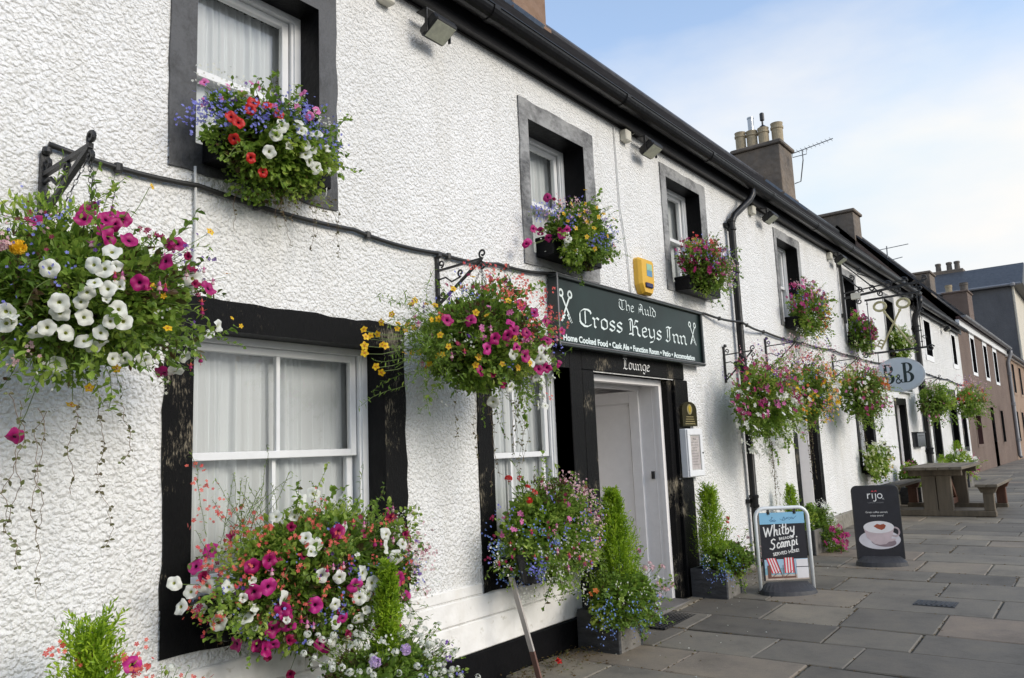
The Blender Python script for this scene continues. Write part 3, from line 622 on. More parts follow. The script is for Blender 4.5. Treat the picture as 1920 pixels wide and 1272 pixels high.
GL = {
 'n': (.78, [[(-.08, .88), (.04, .78), (.04, .18), (.16, .05)], [(.04, .72), (.30, .96), (.46, .80), (.46, .18), (.60, .05)]]),
 'u': (.76, [[(-.08, .90), (.04, .80), (.04, .18), (.18, .04), (.42, .26)], [(.36, .92), (.46, .82), (.46, .18), (.60, .05)]]),
 'r': (.56, [[(-.08, .88), (.04, .78), (.04, .18), (.16, .05)], [(.04, .68), (.24, .94), (.40, .80)]]),
 'o': (.66, [[(.02, .80), (.02, .20), (.22, .04)], [(.02, .78), (.24, .97), (.46, .80), (.46, .22), (.22, .04)]]),
 's': (.58, [[(.42, .82), (.24, .97), (.04, .78), (.06, .62), (.40, .40), (.40, .22), (.20, .03), (-.02, .18)]]),
 'e': (.60, [[(.02, .80), (.02, .20), (.20, .03), (.44, .18)], [(.02, .78), (.24, .97), (.40, .80), (.36, .64), (.04, .48)]]),
 'y': (.68, [[(-.06, .92), (.03, .80), (.03, .25), (.20, .08), (.42, .28)], [(.40, .98), (.46, .80), (.46, .05), (.30, -.28), (.02, -.40)]]),
 'l': (.36, [[(-.02, 1.5), (.06, 1.4), (.06, .18), (.18, .05)]]),
 'd': (.66, [[(.02, .80), (.02, .20), (.22, .04)], [(.02, .78), (.22, .95)], [(-.02, 1.45), (.20, 1.2), (.46, .85), (.46, .22), (.22, .04)]]),
 'h': (.68, [[(-.02, 1.5), (.06, 1.4), (.06, .18), (.16, .05)], [(.06, .72), (.28, .95), (.46, .78), (.46, .15), (.30, -.25)]]),
 'g': (.68, [[(.02, .80), (.02, .26), (.20, .08), (.42, .26)], [(.02, .78), (.22, .97), (.46, .86), (.46, -.10), (.24, -.38), (.0, -.22)]]),
 'C': (1.02, [[(.64, 1.50), (.30, 1.46), (.08, 1.22), (.02, 1.05), (.02, .42), (.10, .22), (.34, .02), (.56, .02), (.84, .24)], [(.60, 1.50), (.78, 1.38), (.84, 1.18)], [(.40, 1.34), (.40, .24)]]),
 'K': (1.06, [[(-.05, 1.40), (.12, 1.52), (.24, 1.36), (.24, .12)], [(-.08, .06), (.16, .14), (.30, .0)], [(.24, .78), (.46, 1.10), (.50, 1.46), (.74, 1.40)], [(.26, .78), (.56, .90), (.66, .70), (.66, .20), (.86, .02)], [(.06, 1.3), (.06, .4)]]),
 'I': (.74, [[(.02, 1.42), (.22, 1.54), (.42, 1.44), (.56, 1.56)], [(.34, 1.46), (.34, .22), (.14, .02), (-.06, .16)], [(.14, 1.3), (.14, .4)]]),
 'T': (.98, [[(.0, 1.30), (.16, 1.50), (.50, 1.40), (.84, 1.54)], [(.30, 1.36), (.06, 1.08), (.06, .42), (.30, .06), (.52, .02), (.74, .22)], [(.46, 1.36), (.46, .26)]]),
 'A': (.96, [[(.08, 1.32), (.26, 1.54), (.52, 1.38), (.58, .20), (.76, .02)], [(.24, 1.44), (.08, 1.0), (.08, .30), (-.06, .04)], [(.10, .68), (.54, .72)], [(.32, 1.2), (.32, .3)]]),
 'L': (.86, [[(.0, 1.40), (.16, 1.52), (.22, 1.34), (.20, .22), (.0, .02)], [(.02, .10), (.24, .16), (.46, .0), (.72, .18)], [(.20, 1.34), (.44, 1.52), (.58, 1.40)], [(.38, 1.3), (.36, .4)]]),
 ' ': (.5, [])}
def nibtext(mb, body, x0, x1, z, xh, y, wd=.19, m=0):
    tot = sum(GL[c][0] for c in body) - .1; sx = (x1-x0)/(tot*xh); cx = 0
    for c in body:
        nib(mb, GL[c][1], x0+cx*xh*sx, z, xh, y, wd=wd, sx=sx, m=m); cx += GL[c][0]
def pen(mb, strokes, ox, oz, s, y, r, m=0, shear=0, sx=1.0, rot=0):
    """round pen: each stroke a thin flat ribbon with round joints"""
    ca, sa = math.cos(rot), math.sin(rot); k = 0
    for st in strokes:
        P = [((a*sx+b*shear)*s, b*s) for a, b in st]; P = [(ox+a*ca-b*sa, oz+a*sa+b*ca) for a, b in P]
        for i, (a, b) in enumerate(zip(P, P[1:])):
            k += 1; yy = y-(k % 7)*.0002; dx, dz = b[0]-a[0], b[1]-a[1]; l = math.hypot(dx, dz) or 1; hx, hz = -dz/l*r, dx/l*r; ex, ez = dx/l*r*.5, dz/l*r*.5
            mb.add([(a[0]-hx-ex, yy, a[1]-hz-ez), (a[0]+hx-ex, yy, a[1]+hz-ez), (b[0]+hx+ex, yy, b[1]+hz+ez), (b[0]-hx+ex, yy, b[1]-hz+ez)], [(0, 1, 2, 3)], m)
def ell(cx, cz, rx, rz, n=32, a0=0, a1=2*math.pi, tilt=0):
    ct, st = math.cos(tilt), math.sin(tilt); P = []
    for k in range(n):
        a = a0+(a1-a0)*k/(n if abs(a1-a0) > 6.28 else n-1); x, z = rx*math.cos(a), rz*math.sin(a); P.append((cx+x*ct-z*st, cz+x*st+z*ct))
    return P
def keys_pair(mb, cx, cz, w_, h, y, r):
    for s in (-1, 1):
        top = (cx+s*w_*.36, cz+h*.40); bot = (cx-s*w_*.42, cz-h*.46)
        E = ell(top[0], top[1], w_*.15, h*.10, 14); E.append(E[0])
        pen(mb, [[((a), (b)) for a, b in E]], 0, 0, 1, y, r); pen(mb, [[(top[0]-s*w_*.07, top[1]-h*.09), bot]], 0, 0, 1, y-.0015*(s+1), r)
        dx, dz = bot[0]-top[0], bot[1]-top[1]; l = math.hypot(dx, dz); ux, uz = dx/l, dz/l
        for t_, q in ((.80, .13), (.90, .13), (.97, .08)):
            p = (top[0]+dx*t_, top[1]+dz*t_); pen(mb, [[p, (p[0]+s*abs(uz)*w_*q*1.6, p[1]+abs(ux)*w_*q*.6)]], 0, 0, 1, y, r*.9)

# main sign board
sg = thing('sign_board', 'long dark green sign board with white blackletter lettering and crossed keys above the door', 'sign', (6.1, -.05, 2.4), )
mb = MB(); mb.box(4.84, 7.36, -.075, -.012, 2.19, 2.69); mb.build('panel', 'sign_green', sg)
mb = MB()
for a in ((4.80, 7.40, 2.685, 2.715), (4.80, 7.40, 2.165, 2.198)): mb.bbox(a[0], a[1], -.10, -.01, a[2], a[3], .006)
mb.bbox(4.80, 4.835, -.10, -.01, 2.198, 2.685, .006); mb.bbox(7.365, 7.40, -.10, -.01, 2.198, 2.685, .006); mb.build('frame', 'sign_trim', sg)
mb = MB(); mb.tube([(4.80, -.102, 2.712), (7.40, -.102, 2.712)], .004, 5); mb.tube([(4.80, -.102, 2.19), (7.40, -.102, 2.19)], .005, 5); mb.tube([(4.805, -.102, 2.17), (4.805, -.102, 2.71)], .005, 5); mb.build('trim', 'pipe_grey', sg)
Y = -.0765
mb = MB(); nibtext(mb, 'The Auld', 5.755, 6.43, 2.553, .058, Y, .20); mb.build('lettering', 'letter_white', sg)
mb = MB(); nibtext(mb, 'Cross', 5.13, 5.80, 2.350, .092, Y, .235); nibtext(mb, 'Keys', 5.92, 6.52, 2.350, .092, Y, .235); nibtext(mb, 'Inn', 6.61, 7.05, 2.350, .092, Y, .235); mb.build('lettering', 'letter_white', sg)
mb = MB(); keys_pair(mb, 4.945, 2.475, .17, .25, Y, .0085); keys_pair(mb, 7.19, 2.475, .155, .225, Y, .007); mb.build('keys_emblem', 'letter_white', sg)
text('Home Cooked Food • Cask Ale • Function Room • Patio • Accomodation', .068, 4.885, Y+.0005, 2.214, 'letter_white', sg, 'lettering', sx=1.135, off=.0022)
lg = sg
mb = MB(); nibtext(mb, 'Lounge', 5.88, 6.36, 2.060, .062, -.0155, .19); lt = mb.build('lounge_lettering', 'paint_white', ds)

# alarm box, plaque, menu case, letter box
al = thing('alarm_box', 'yellow alarm bell box with a blue lens above the sign board', 'alarm box', (6.36, 0, 2.76))
mb = MB(); P = [(6.20, 3.07), (6.225, 3.09), (6.435, 3.09), (6.46, 3.07), (6.46, 2.84), (6.41, 2.755), (6.25, 2.755), (6.20, 2.84)]
n = len(P); F = [(6.33+(x-6.33)*.86, 2.93+(z-2.93)*.9) for x, z in P]
mb.add([(x, 0.01, z) for x, z in P]+[(x, -.045, z) for x, z in P]+[(x, -.075, z) for x, z in F], [(i, (i+1) % n, (i+1) % n+n, i+n) for i in range(n)]+[(i+n, (i+1) % n+n, (i+1) % n+2*n, i+2*n) for i in range(n)]+[tuple(range(2*n, 3*n))])
mb.build('cover', 'yellow_plastic', al)
mb = MB(); mb.bbox(6.265, 6.395, -.092, -.07, 2.815, 2.86, .006); mb.build('lens', 'blue_plastic', al)
mb = MB(); mb.box(6.31, 6.41, -.0775, -.07, 2.98, 3.04); mb.build('label_panel', 'sticker_green', al); mb = MB(); mb.box(6.31, 6.41, -.0775, -.07, 2.925, 2.978); mb.build('label_panel', 'sticker_blue', al)
pl = thing('wall_plaque', 'small black plaque with a gold crest on the right door jamb', 'plaque', (7.05, 0, 1.58))
mb = MB(); P = [(6.90, 1.575), (7.22, 1.575), (7.22, 1.74)]+ell(7.06, 1.74, .16, .07, 9, 0, math.pi)[1:]
mb.prism(P, -.018, -.045); mb.build('panel', 'plaque', pl)
mb = MB(); mb.prism(ell(7.06, 1.735, .055, .05), -.045, -.0475); mb.build('crest', 'gold_dim', pl)
mb = MB(); mb.prism([(7.03, 1.755), (7.06, 1.775), (7.09, 1.755), (7.08, 1.72), (7.06, 1.70), (7.04, 1.72)], -.0475, -.0495); mb.build('shield', 'gold', pl)
mb = MB()
for k in range(4): mb.box(6.95+.01*k, 7.17-.01*k, -.0462, -.045, 1.595+.022*k, 1.602+.022*k)
mb.build('engraved_lines', 'gold_dim', pl)
mc = thing('menu_case', 'white wall mounted menu case with a glass door beside the entrance', 'menu case', (7.03, 0, 1.1))
mb = MB(); mb.bbox(6.86, 7.20, -.085, -.018, 1.10, 1.55, .005); mb.build('case', 'frame_white', mc)
mb = MB()
for a in ((6.865, 7.195, 1.49, 1.545), (6.865, 7.195, 1.105, 1.16)): mb.bbox(a[0], a[1], -.10, -.085, a[2], a[3], .004)
mb.bbox(6.865, 6.92, -.10, -.085, 1.16, 1.49, .004); mb.bbox(7.14, 7.195, -.10, -.085, 1.16, 1.49, .004); mb.build('door_frame', 'frame_white', mc)
mb = MB(); mb.box(6.93, 7.13, -.0875, -.086, 1.17, 1.48); mb.build('menu_sheet', 'paper', mc)
text('Menu', .03, 7.03, -.088, 1.445, 'pipe_grey', mc, 'menu_heading', align='CENTER', ext=.0003)
mb = MB()
for k in range(9): mb.box(6.95+.006*(k % 3), 7.11-.012*((k*5) % 4), -.0884, -.0876, 1.42-.026*k, 1.424-.026*k)
mb.build('menu_lines', 'pipe_grey', mc)
mb = MB(); mb.quad((6.92, -.094, 1.16), (7.14, -.094, 1.16), (7.14, -.094, 1.49), (6.92, -.094, 1.49)); mb.build('pane', 'glass', mc)
mb = MB(); mb.lathe((7.17, -.1, 1.32), [(.008, 0), (.008, -.008)], 10, ax='y'); mb.build('lock', 'iron', mc)
pb = thing('post_box', 'dark grey wall box between the far side door and the second drainpipe', 'wall box', (17.75, 0, 1.17))
mb = MB(); mb.bbox(17.35, 18.12, -.10, 0, 1.17, 1.45, .01); mb.build('box', 'window_dark', pb); mb = MB(); mb.box(17.33, 18.14, -.12, 0, 1.452, 1.47); mb.box(17.5, 17.97, -.104, -.10, 1.38, 1.40); mb.build('lid', 'lamp_body', pb)

# flood lamps and junction boxes below the eaves
LAB = ['black floodlight under the eaves above the first upstairs window side', 'black floodlight under the eaves between the second and third upstairs windows', 'black floodlight under the eaves just right of the first drainpipe', 'black floodlight under the eaves beside the hanging key sign', 'black floodlight on the white house under its eaves']
def floodlight():
    t = thing('floodlight', LAB[0], 'floodlight', (0, 0, 0), 'floodlights under the eaves')
    mb = MB(); mb.bbox(-.10, .10, -.10, .06, -.005, .055, .01)
    for k in range(6): mb.box(-.08+.028*k, -.072+.028*k, -.08, .05, .055, .075)
    mb.xf(Matrix.Rotation(R(-30), 4, 'X')); mb.build('housing', 'lamp_body', t)
    mb = MB(); mb.box(-.085, .085, -.085, .045, -.009, -.0052); mb.xf(Matrix.Rotation(R(-30), 4, 'X')); mb.build('lens', 'sticker_lamp', t)
    mb = MB(); mb.box(-.112, -.104, -.01, .01, -.02, .13); mb.box(.104, .112, -.01, .01, -.02, .13); mb.box(-.112, .112, -.01, .08, .13, .138); mb.build('yoke', 'iron', t)
    return t
simple('sticker_lamp', (.55, .56, .45), .15, var=.15, scale=30)
f0 = floodlight()
def dup(root, loc, label=None, group=None, rotz=None, scale=None):
    r = root.copy(); C.objects.link(r); r.location = loc
    if rotz is not None: r.rotation_euler = (0, 0, rotz)
    if scale: r.scale = (scale,)*3
    if label: r['label'] = label
    if group: r['group'] = group
    for ch in list(root.children):
        c = ch.copy(); C.objects.link(c); c.parent = r
        for gch in ch.children:
            d = gch.copy(); C.objects.link(d); d.parent = c
    return r
for i, (x, z) in enumerate([(3.52, 4.06), (6.42, 4.10), (9.6, 4.13), (12.75, 4.13), (22.3, 3.98)]):
    if i == 0: f0.location = (x, -.14, z)
    else: dup(f0, (x, -.14, z), LAB[i])
JL = ['pale junction box under the eaves left of the first floodlight', 'pale junction box under the eaves left of the second floodlight', 'pale junction box under the eaves right of the drainpipe top', 'pale junction box under the eaves left of the key sign floodlight']
j0 = thing('junction_box', JL[0], 'junction box', (0, 0, 0), 'junction boxes under the eaves'); mb = MB(); mb.bbox(-.05, .05, -.07, 0, -.055, .055, .01); mb.build('box', 'box_beige', j0); mb = MB(); mb.tube([(0.05, -.02, .03), (.12, -.02, .05), (.2, -.05, .10)], .006, 6); mb.build('lead', 'box_beige', j0)
for i, x in enumerate([3.17, 6.15, 9.28, 12.55]):
    if i == 0: j0.location = (x, 0, 4.21)
    else: dup(j0, (x, 0, 4.21), JL[i])

# drainpipes
def downpipe(name, label, x, ztop, zb, r, mat, neck=.45, collars=(3.9, 3.35), yoff=-.07):
    t = thing(name, label, 'drainpipe', (x, yoff, zb)); mb = MB()
    mb.tube([(x+neck, -.19, ztop), (x+neck, -.19, ztop-.12), (x+neck*.85, -.17, ztop-.20), (x+neck*.2, yoff-.01, ztop-.42), (x, yoff, ztop-.52), (x, yoff, ztop-.62), (x, yoff, zb+.12), (x-.02, yoff-.05, zb+.03)], r, 14)
    mb.build('pipe', mat, t, smooth=True)
    for z in collars: mb = MB(); mb.lathe((x, yoff, z), [(r*1.02, 0), (r*1.28, .01), (r*1.28, .03), (r*1.1, .035), (r*1.1, .10), (r*1.3, .105), (r*1.3, .13), (r*1.02, .14)], 14); mb.box(x-r*1.9, x+r*1.9, yoff+r*.6, 0, z+.05, z+.09); mb.build('collar', mat, t)
downpipe('drainpipe', 'black iron drainpipe with a swan neck right of the third upstairs window', 8.47, 4.40, .08, .040, 'black_gloss', .42, (3.78, 3.28, 2.2, .7))
downpipe('drainpipe', 'black drainpipe at the joint of the inn and the white house', 18.62, 4.36, .25, .06, 'black_gloss', .05, (3.6, 2.4, 1.0))
downpipe('drainpipe', 'grey drainpipe at the far edge of the brown house', 36.75, 4.6, .35, .07, 'pipe_grey', .1, (3.6, 2.4, 1.0))

# cables along the wall
def wallcable(name, label, pts, r, mat, sag=.02, clips=True):
    t = thing(name, label, 'cable', pts[0]); P = []; mb = MB(); mc_ = MB()
    for a, b in zip(pts, pts[1:]):
        k = max(3, int(abs(b[0]-a[0])/.12)+2)
        for i in range(k): u = i/k; P.append((a[0]+(b[0]-a[0])*u, a[1]+(b[1]-a[1])*u, a[2]+(b[2]-a[2])*u-sag*4*u*(1-u)))
    P.append(pts[-1]); mb.tube(P, r, 8); mb.build('cable', mat, t, smooth=True)
    if clips:
        for q in P[3::7]: mc_.lathe((q[0], q[1]-.0, q[2]-r*1.5), [(r*1.35, 0), (r*1.5, .005), (r*1.5, r*2.6), (r*1.3, r*3)], 8)
        kind(mc_.build('cable_clips', mat, t), 'stuff') if False else mc_.build('cable_clips', mat, t)
wallcable('wall_cable', 'thick black cable sagging along the wall above the ground floor of the inn', [(1.30, -.02, 2.70), (1.95, -.022, 2.69), (2.9, -.022, 2.67), (3.6, -.022, 2.66), (4.2, -.022, 2.69), (4.9, -.022, 2.735), (6.2, -.022, 2.735), (7.65, -.022, 2.74), (8.4, -.12, 2.72), (9.4, -.03, 2.71), (10.9, -.03, 2.70), (12.2, -.03, 2.72), (13.4, -.03, 2.70), (15.3, -.03, 2.71), (18.5, -.03, 2.72)], .013, 'cable_black')
wallcable('wall_cable', 'thin black cable on the white house above the far baskets', [(18.75, -.03, 2.80), (20.0, -.03, 2.74), (22.3, -.03, 2.75), (24.6, -.03, 2.70)], .014, 'cable_black')
wallcable('wall_wire', 'thin white wire running down the wall below the first upstairs window', [(1.935, -.02, 2.78), (1.945, -.018, 2.5), (1.935, -.018, 2.17)], .007, 'wire_white', 0, False)
wallcable('wall_wire', 'thin white wire running down from the eaves beside the second upstairs window', [(5.98, -.012, 4.25), (6.0, -.014, 3.5), (6.08, -.014, 3.1), (6.1, -.014, 2.73)], .006, 'wire_white', 0, False)

# ------------------------------------------------------------------ wrought iron brackets
def scroll(mb, c, r0, turns, th0, plane='yz', rad=.006, x=0, sgn=1, fall=.72):
    P = []; k = int(turns*14)
    for i in range(k+1):
        a = th0+sgn*2*math.pi*i/14; r = r0*(1-fall*i/k); P.append((x, c[0]+r*math.cos(a), c[1]+r*math.sin(a)))
    mb.tube(P, rad, 6)
def bracket(x, zt, zb, L_, label, t=.012, group='wrought iron basket brackets'):
    th = thing('basket_bracket', label, 'bracket', (x, 0, zb), group)
    mb = MB(); mb.box(x-t*.9, x+t*.9, -.022, 0, zb-.01, zt+.06); mb.lathe((x, -.03, zt+.05), [(.008, 0), (.02, .01), (.016, .03), (.004, .035)], 10); mb.build('wall_bar', 'iron', th)
    mb = MB(); za = zt-.03; mb.beam((x, -.02, za), (x, -L_-.01, za+.015), t*1.1, t*1.1); mb.build('arm', 'iron', th)
    mb = MB(); mb.beam((x, -.02, zb+.02), (x, -L_, za+.01), t*1.2, t*1.2); mb.build('strut', 'iron', th)
    mb = MB(); rr_ = .030 if L_ > .3 else .022
    scroll(mb, (-L_-.012, za+.045), rr_, 1.2, -math.pi/2, x=x, rad=t*.55); scroll(mb, (-L_-.005, za-.03), rr_*.8, 1.2, math.pi/2, x=x, rad=t*.5)
    scroll(mb, (-.045, za+.04), rr_*.8, 1.2, -math.pi/2, x=x, rad=t*.5, sgn=-1); scroll(mb, (-.05, zb+.075), rr_*.9, 1.2, 0, x=x, rad=t*.5, sgn=-1)
    zm = (za+zb)/2+.03; mb.tube([(x, -.02, zm+.03), (x, -.08, zm+.035), (x, -.13, zm), (x, -L_*.55, zm+.02)], t*.5, 6); scroll(mb, (-L_*.55, zm+.045), rr_*.8, 1.1, -math.pi/2, x=x, rad=t*.5)
    mb.build('scrolls', 'iron', th)
    return th
BR = [(1.29, 2.60, 2.38, .40, 'heavy black iron bracket holding the nearest hanging basket', .017), (3.59, 2.575, 2.31, .37, 'black iron bracket holding the basket left of the sign board', .012),
      (8.10, 2.37, 2.05, .32, 'iron bracket just left of the black drainpipe', .011), (9.41, 2.57, 2.23, .37, 'iron bracket right of the black drainpipe', .011), (12.23, 2.57, 2.28, .36, 'iron bracket left of the oval sign', .011),
      (18.9, 2.62, 2.35, .36, 'iron bracket just right of the oval sign', .012), (23.68, 2.60, 2.3, .36, 'farthest iron bracket, on the white house', .012)]
for b in BR: bracket(*b[:4], b[4], b[5])

# ------------------------------------------------------------------ leaves, stems and blooms
def unit(a): return a/np.maximum(np.linalg.norm(a, axis=-1, keepdims=True), 1e-9)
class Leaves:
    def __init__(s): s.P = []; s.D = []; s.N = []; s.L = []; s.W = []; s.T = []
    def add(s, P, D, N, Ln, W, T):
        n = len(P); s.P.append(P); s.D.append(unit(D)); s.N.append(N); s.L.append(np.broadcast_to(Ln, (n,))); s.W.append(np.broadcast_to(W, (n,))); s.T.append(np.broadcast_to(T, (n,)))
    def to(s, mb):
        if not s.P: return
        P, D, N, Ln, W, T = map(np.concatenate, (s.P, s.D, s.N, s.L, s.W, s.T)); S = unit(np.cross(D, N)); N = unit(np.cross(S, D)); l = Ln[:, None]; w_ = W[:, None]
        V = np.stack([P, P+D*l*.42+S*w_*.5+N*w_*.14, P+D*l*.8+S*w_*.3+N*w_*.06-N*l*.05, P+D*l-N*l*.12, P+D*l*.8-S*w_*.3+N*w_*.06-N*l*.05, P+D*l*.42-S*w_*.5+N*w_*.14, P+D*l*.5], 1).reshape(-1, 3)
        n = len(P); o = len(mb.v); mb.v += list(map(tuple, V.tolist())); mb.t += list(np.repeat(np.clip(T, 0, 1), 7))
        for i in range(n):
            b = o+7*i; mb.f += [(b, b+6, b+2, b+1), (b+6, b+3, b+2), (b, b+5, b+4, b+6), (b+6, b+4, b+3)]; mb.m += [0]*4
LT = {'broad': (.036, .025), 'small': (.024, .017), 'fine': (.028, .007), 'round': (.024, .024), 'lance': (.040, .013)}
def clump(lv, rng, c, r, n, typ, tint, out=None, k=1.0):
    c = np.array(c); u = unit(rng.normal(size=(n, 3))); rad = rng.uniform(.25, 1.08, (n, 1))**.6; P = c+u*rad*np.array(r)
    D = u*.9+rng.normal(size=(n, 3))*.55+np.array([0, -.15, .25])+(0 if out is None else np.array(out)*.5); Nn = u+rng.normal(size=(n, 3))*.5+np.array([0, 0, .9])
    l, w_ = LT[typ]; q = rng.uniform(.65, 1.3, n)*k; lv.add(P, D, Nn, l*q, w_*q*rng.uniform(.8, 1.15, n), tint+rng.normal(size=n)*.17+(u[:, 2])*.0)
def sprig(lv, st, rng, p, d, ln, typ, tint, droop=0, k=.9, spacing=.012, r=.0012):
    p = np.array(p, float); d = unit(np.array(d, float)); n = max(3, int(ln/spacing)); P = [p.copy()]
    for i in range(n):
        d = unit(d+rng.normal(size=3)*.10+np.array([0, 0, -droop])); p = p+d*spacing; p[1] = min(p[1], -.012); P.append(p.copy())
    P = np.array(P); st.tube([tuple(a) for a in P[::2]], r, 3, cap=False)
    m = len(P); DD = rng.normal(size=(m, 3))*.8+d*.4; l, w_ = LT[typ]; q = rng.uniform(.6, 1.1, m)*k
    lv.add(P, DD, rng.normal(size=(m, 3))*.4+np.array([0, 0, 1]), l*q, w_*q, tint+rng.normal(size=m)*.12)
    return P[-1]
def vine(lv, st, rng, p, ln, tint=.5, typ='small', k=.8, sway=.16, dens=.04):
    p = np.array(p, float); n = int(ln/.02); P = [p.copy()]; dx = rng.normal()*sway
    for i in range(n):
        p = p+np.array([rng.normal()*.007+dx*.05*math.sin(p[2]*23), rng.normal()*.002, -.02]); p[1] = min(p[1], -.015); P.append(p.copy())
    st.tube([tuple(a) for a in P], .0011, 3, cap=False); P = np.array(P); m = rng.random(len(P)) < .02/dens; Q = P[m]; m = len(Q)
    if m:
        l, w_ = LT[typ]
        for s in (-1, 1): lv.add(Q, rng.normal(size=(m, 3))*.6+np.array([s, -.3, -.2]), rng.normal(size=(m, 3))*.5+np.array([0, -.8, .5]), l*k*rng.uniform(.6, 1.2, m), w_*k*rng.uniform(.6, 1.2, m), tint+rng.normal(size=m)*.15)
def frameN(n, rng):
    n = Vector(n).normalized(); q = n.to_track_quat('Z', 'Y'); return q @ Matrix.Rotation(rng.uniform(0, 6.28), 3, 'Z').to_quaternion()
def petunia_mesh(name, mats, wav=.10, seed=0, closed=0, fold=0):
    rn = random.Random(seed); mb = MB(); n = 25; rings = [(.04, -.75, 0), (.10, -.42, 0), (.20, -.16, 0), (.45, .02, .02), (.78, .07, .06), (1.0, -.02, .14)]; ph = rn.uniform(0, 6); vs = []; ts = []
    rings = [(r*(1-closed*.62*(r > .15)), z+closed*(.5*max(0, r-.2)), wv*(1+closed)) for r, z, wv in rings]
    for (r, z, wv) in rings:
        for k in range(n):
            a = 2*math.pi*k/n; lobe = abs(math.cos(2.5*a)); z_f = -fold*r*r*max(0, math.cos(a-ph))*.9; rr_ = r*(1-(1-lobe)**2*.20*(r > .4)) ; jit = rn.uniform(-.03, .03)*(r > .7)
            vs.append(((rr_+jit)*math.cos(a), (rr_+jit)*math.sin(a), z+z_f+wv*(math.sin(5*a+ph)*.9+math.sin(3*a+ph*2)*.9)+rn.uniform(-.02, .02)*(r > .6))); ts.append(.15+.75*(r**.6)+rn.uniform(-.08, .08))
    f = []; ms = []
    for i in range(len(rings)-1):
        for k in range(n): f.append((i*n+k, i*n+(k+1) % n, (i+1)*n+(k+1) % n, (i+1)*n+k)); ms.append(1 if i < 2 else 0)
    mb.add(vs, f, 0, ts); mb.m = ms; mb.tube([(0, 0, -.7), (0, 0, -1.0)], [.07, .1], 6, m=2)
    ob = mb.build(name, mats+['stem'], None, smooth=True, tint=True); me = ob.data; bpy.data.objects.remove(ob); return me
def daisy_mesh(name, mat, cen, npet=5, w_=.42):
    mb = MB()
    for k in range(npet):
        a = 2*math.pi*k/npet; ca, sa = math.cos(a), math.sin(a); q = [(.12, 0, .02), (.55, w_, .10), (.95, w_*.35, .02), (1.0, 0, -.02), (.95, -w_*.35, .02), (.55, -w_, .10), (.55, 0, .03)]
        mb.add([(x*ca-y*sa, x*sa+y*ca, z) for x, y, z in q], [(0, 6, 2, 1), (6, 3, 2), (0, 5, 4, 6), (6, 4, 3)], 0, .6+.3*((k*7) % 3-1))
    mb.lathe((0, 0, 0), [(.05, -.1), (.2, 0), (.18, .1), (.08, .15)], 8, 1); mb.tube([(0, 0, -.05), (0, .1, -.6)], .04, 4, m=2)
    ob = mb.build(name, [mat, cen, 'stem'], None, tint=True); me = ob.data; bpy.data.objects.remove(ob); return me
def floret_ball(name, mat, n, rf, seed, squash=.8, cen=None):
    mb = MB(); rng = np.random.default_rng(seed)
    for i in range(n):
        v = unit(rng.normal(size=3)); v[2] = abs(v[2])*.9 if rng.random() < .85 else v[2]; c = v*(1-rf*.7)*np.array([1, 1, squash]); q = Vector(v).to_track_quat('Z', 'Y').to_matrix(); t = rng.uniform(.3, 1)
        for k in range(5):
            a = 2*math.pi*k/5+i; da = .5
            P = [Vector((0, 0, 0)), Vector((math.cos(a-da)*.75, math.sin(a-da)*.75, .12))*rf, Vector((math.cos(a), math.sin(a), .02))*rf, Vector((math.cos(a+da)*.75, math.sin(a+da)*.75, .12))*rf]
            mb.add([tuple(q @ p+Vector(c)) for p in P], [(0, 1, 2, 3)], 0, t)
    mb.tube([(0, 0, 0), (0, .1, -1.4)], .05, 4, m=1)
    ob = mb.build(name, [mat, 'stem'], None, tint=True); me = ob.data; bpy.data.objects.remove(ob); return me
def fuchsia_mesh(name, m1, m2):
    mb = MB(); mb.tube([(0, 0, 1.1), (0, 0, .5)], .03, 4, m=2); mb.lathe((0, 0, 0), [(.06, .5), (.14, .3), (.15, .05), (.1, -.02)], 7, 0)
    for k in range(4):
        a = k*math.pi/2+.3; ca, sa = math.cos(a), math.sin(a); q = [(.08, 0, .0), (.35, .14, .08), (.75, 0, .28), (.35, -.14, .08)]
        mb.add([(x*ca-y*sa, x*sa+y*ca, z) for x, y, z in q], [(0, 1, 2, 3)], 0, .6)
    mb.lathe((0, 0, 0), [(.1, 0), (.26, -.22), (.28, -.45), (.18, -.5)], 9, 1)
    for k in range(3): mb.tube([(0, 0, -.4), (.06*(k-1), .03, -.85)], .014, 3, m=0)
    ob = mb.build(name, [m1, m2, 'stem_brown'], None, tint=True); me = ob.data; bpy.data.objects.remove(ob); return me
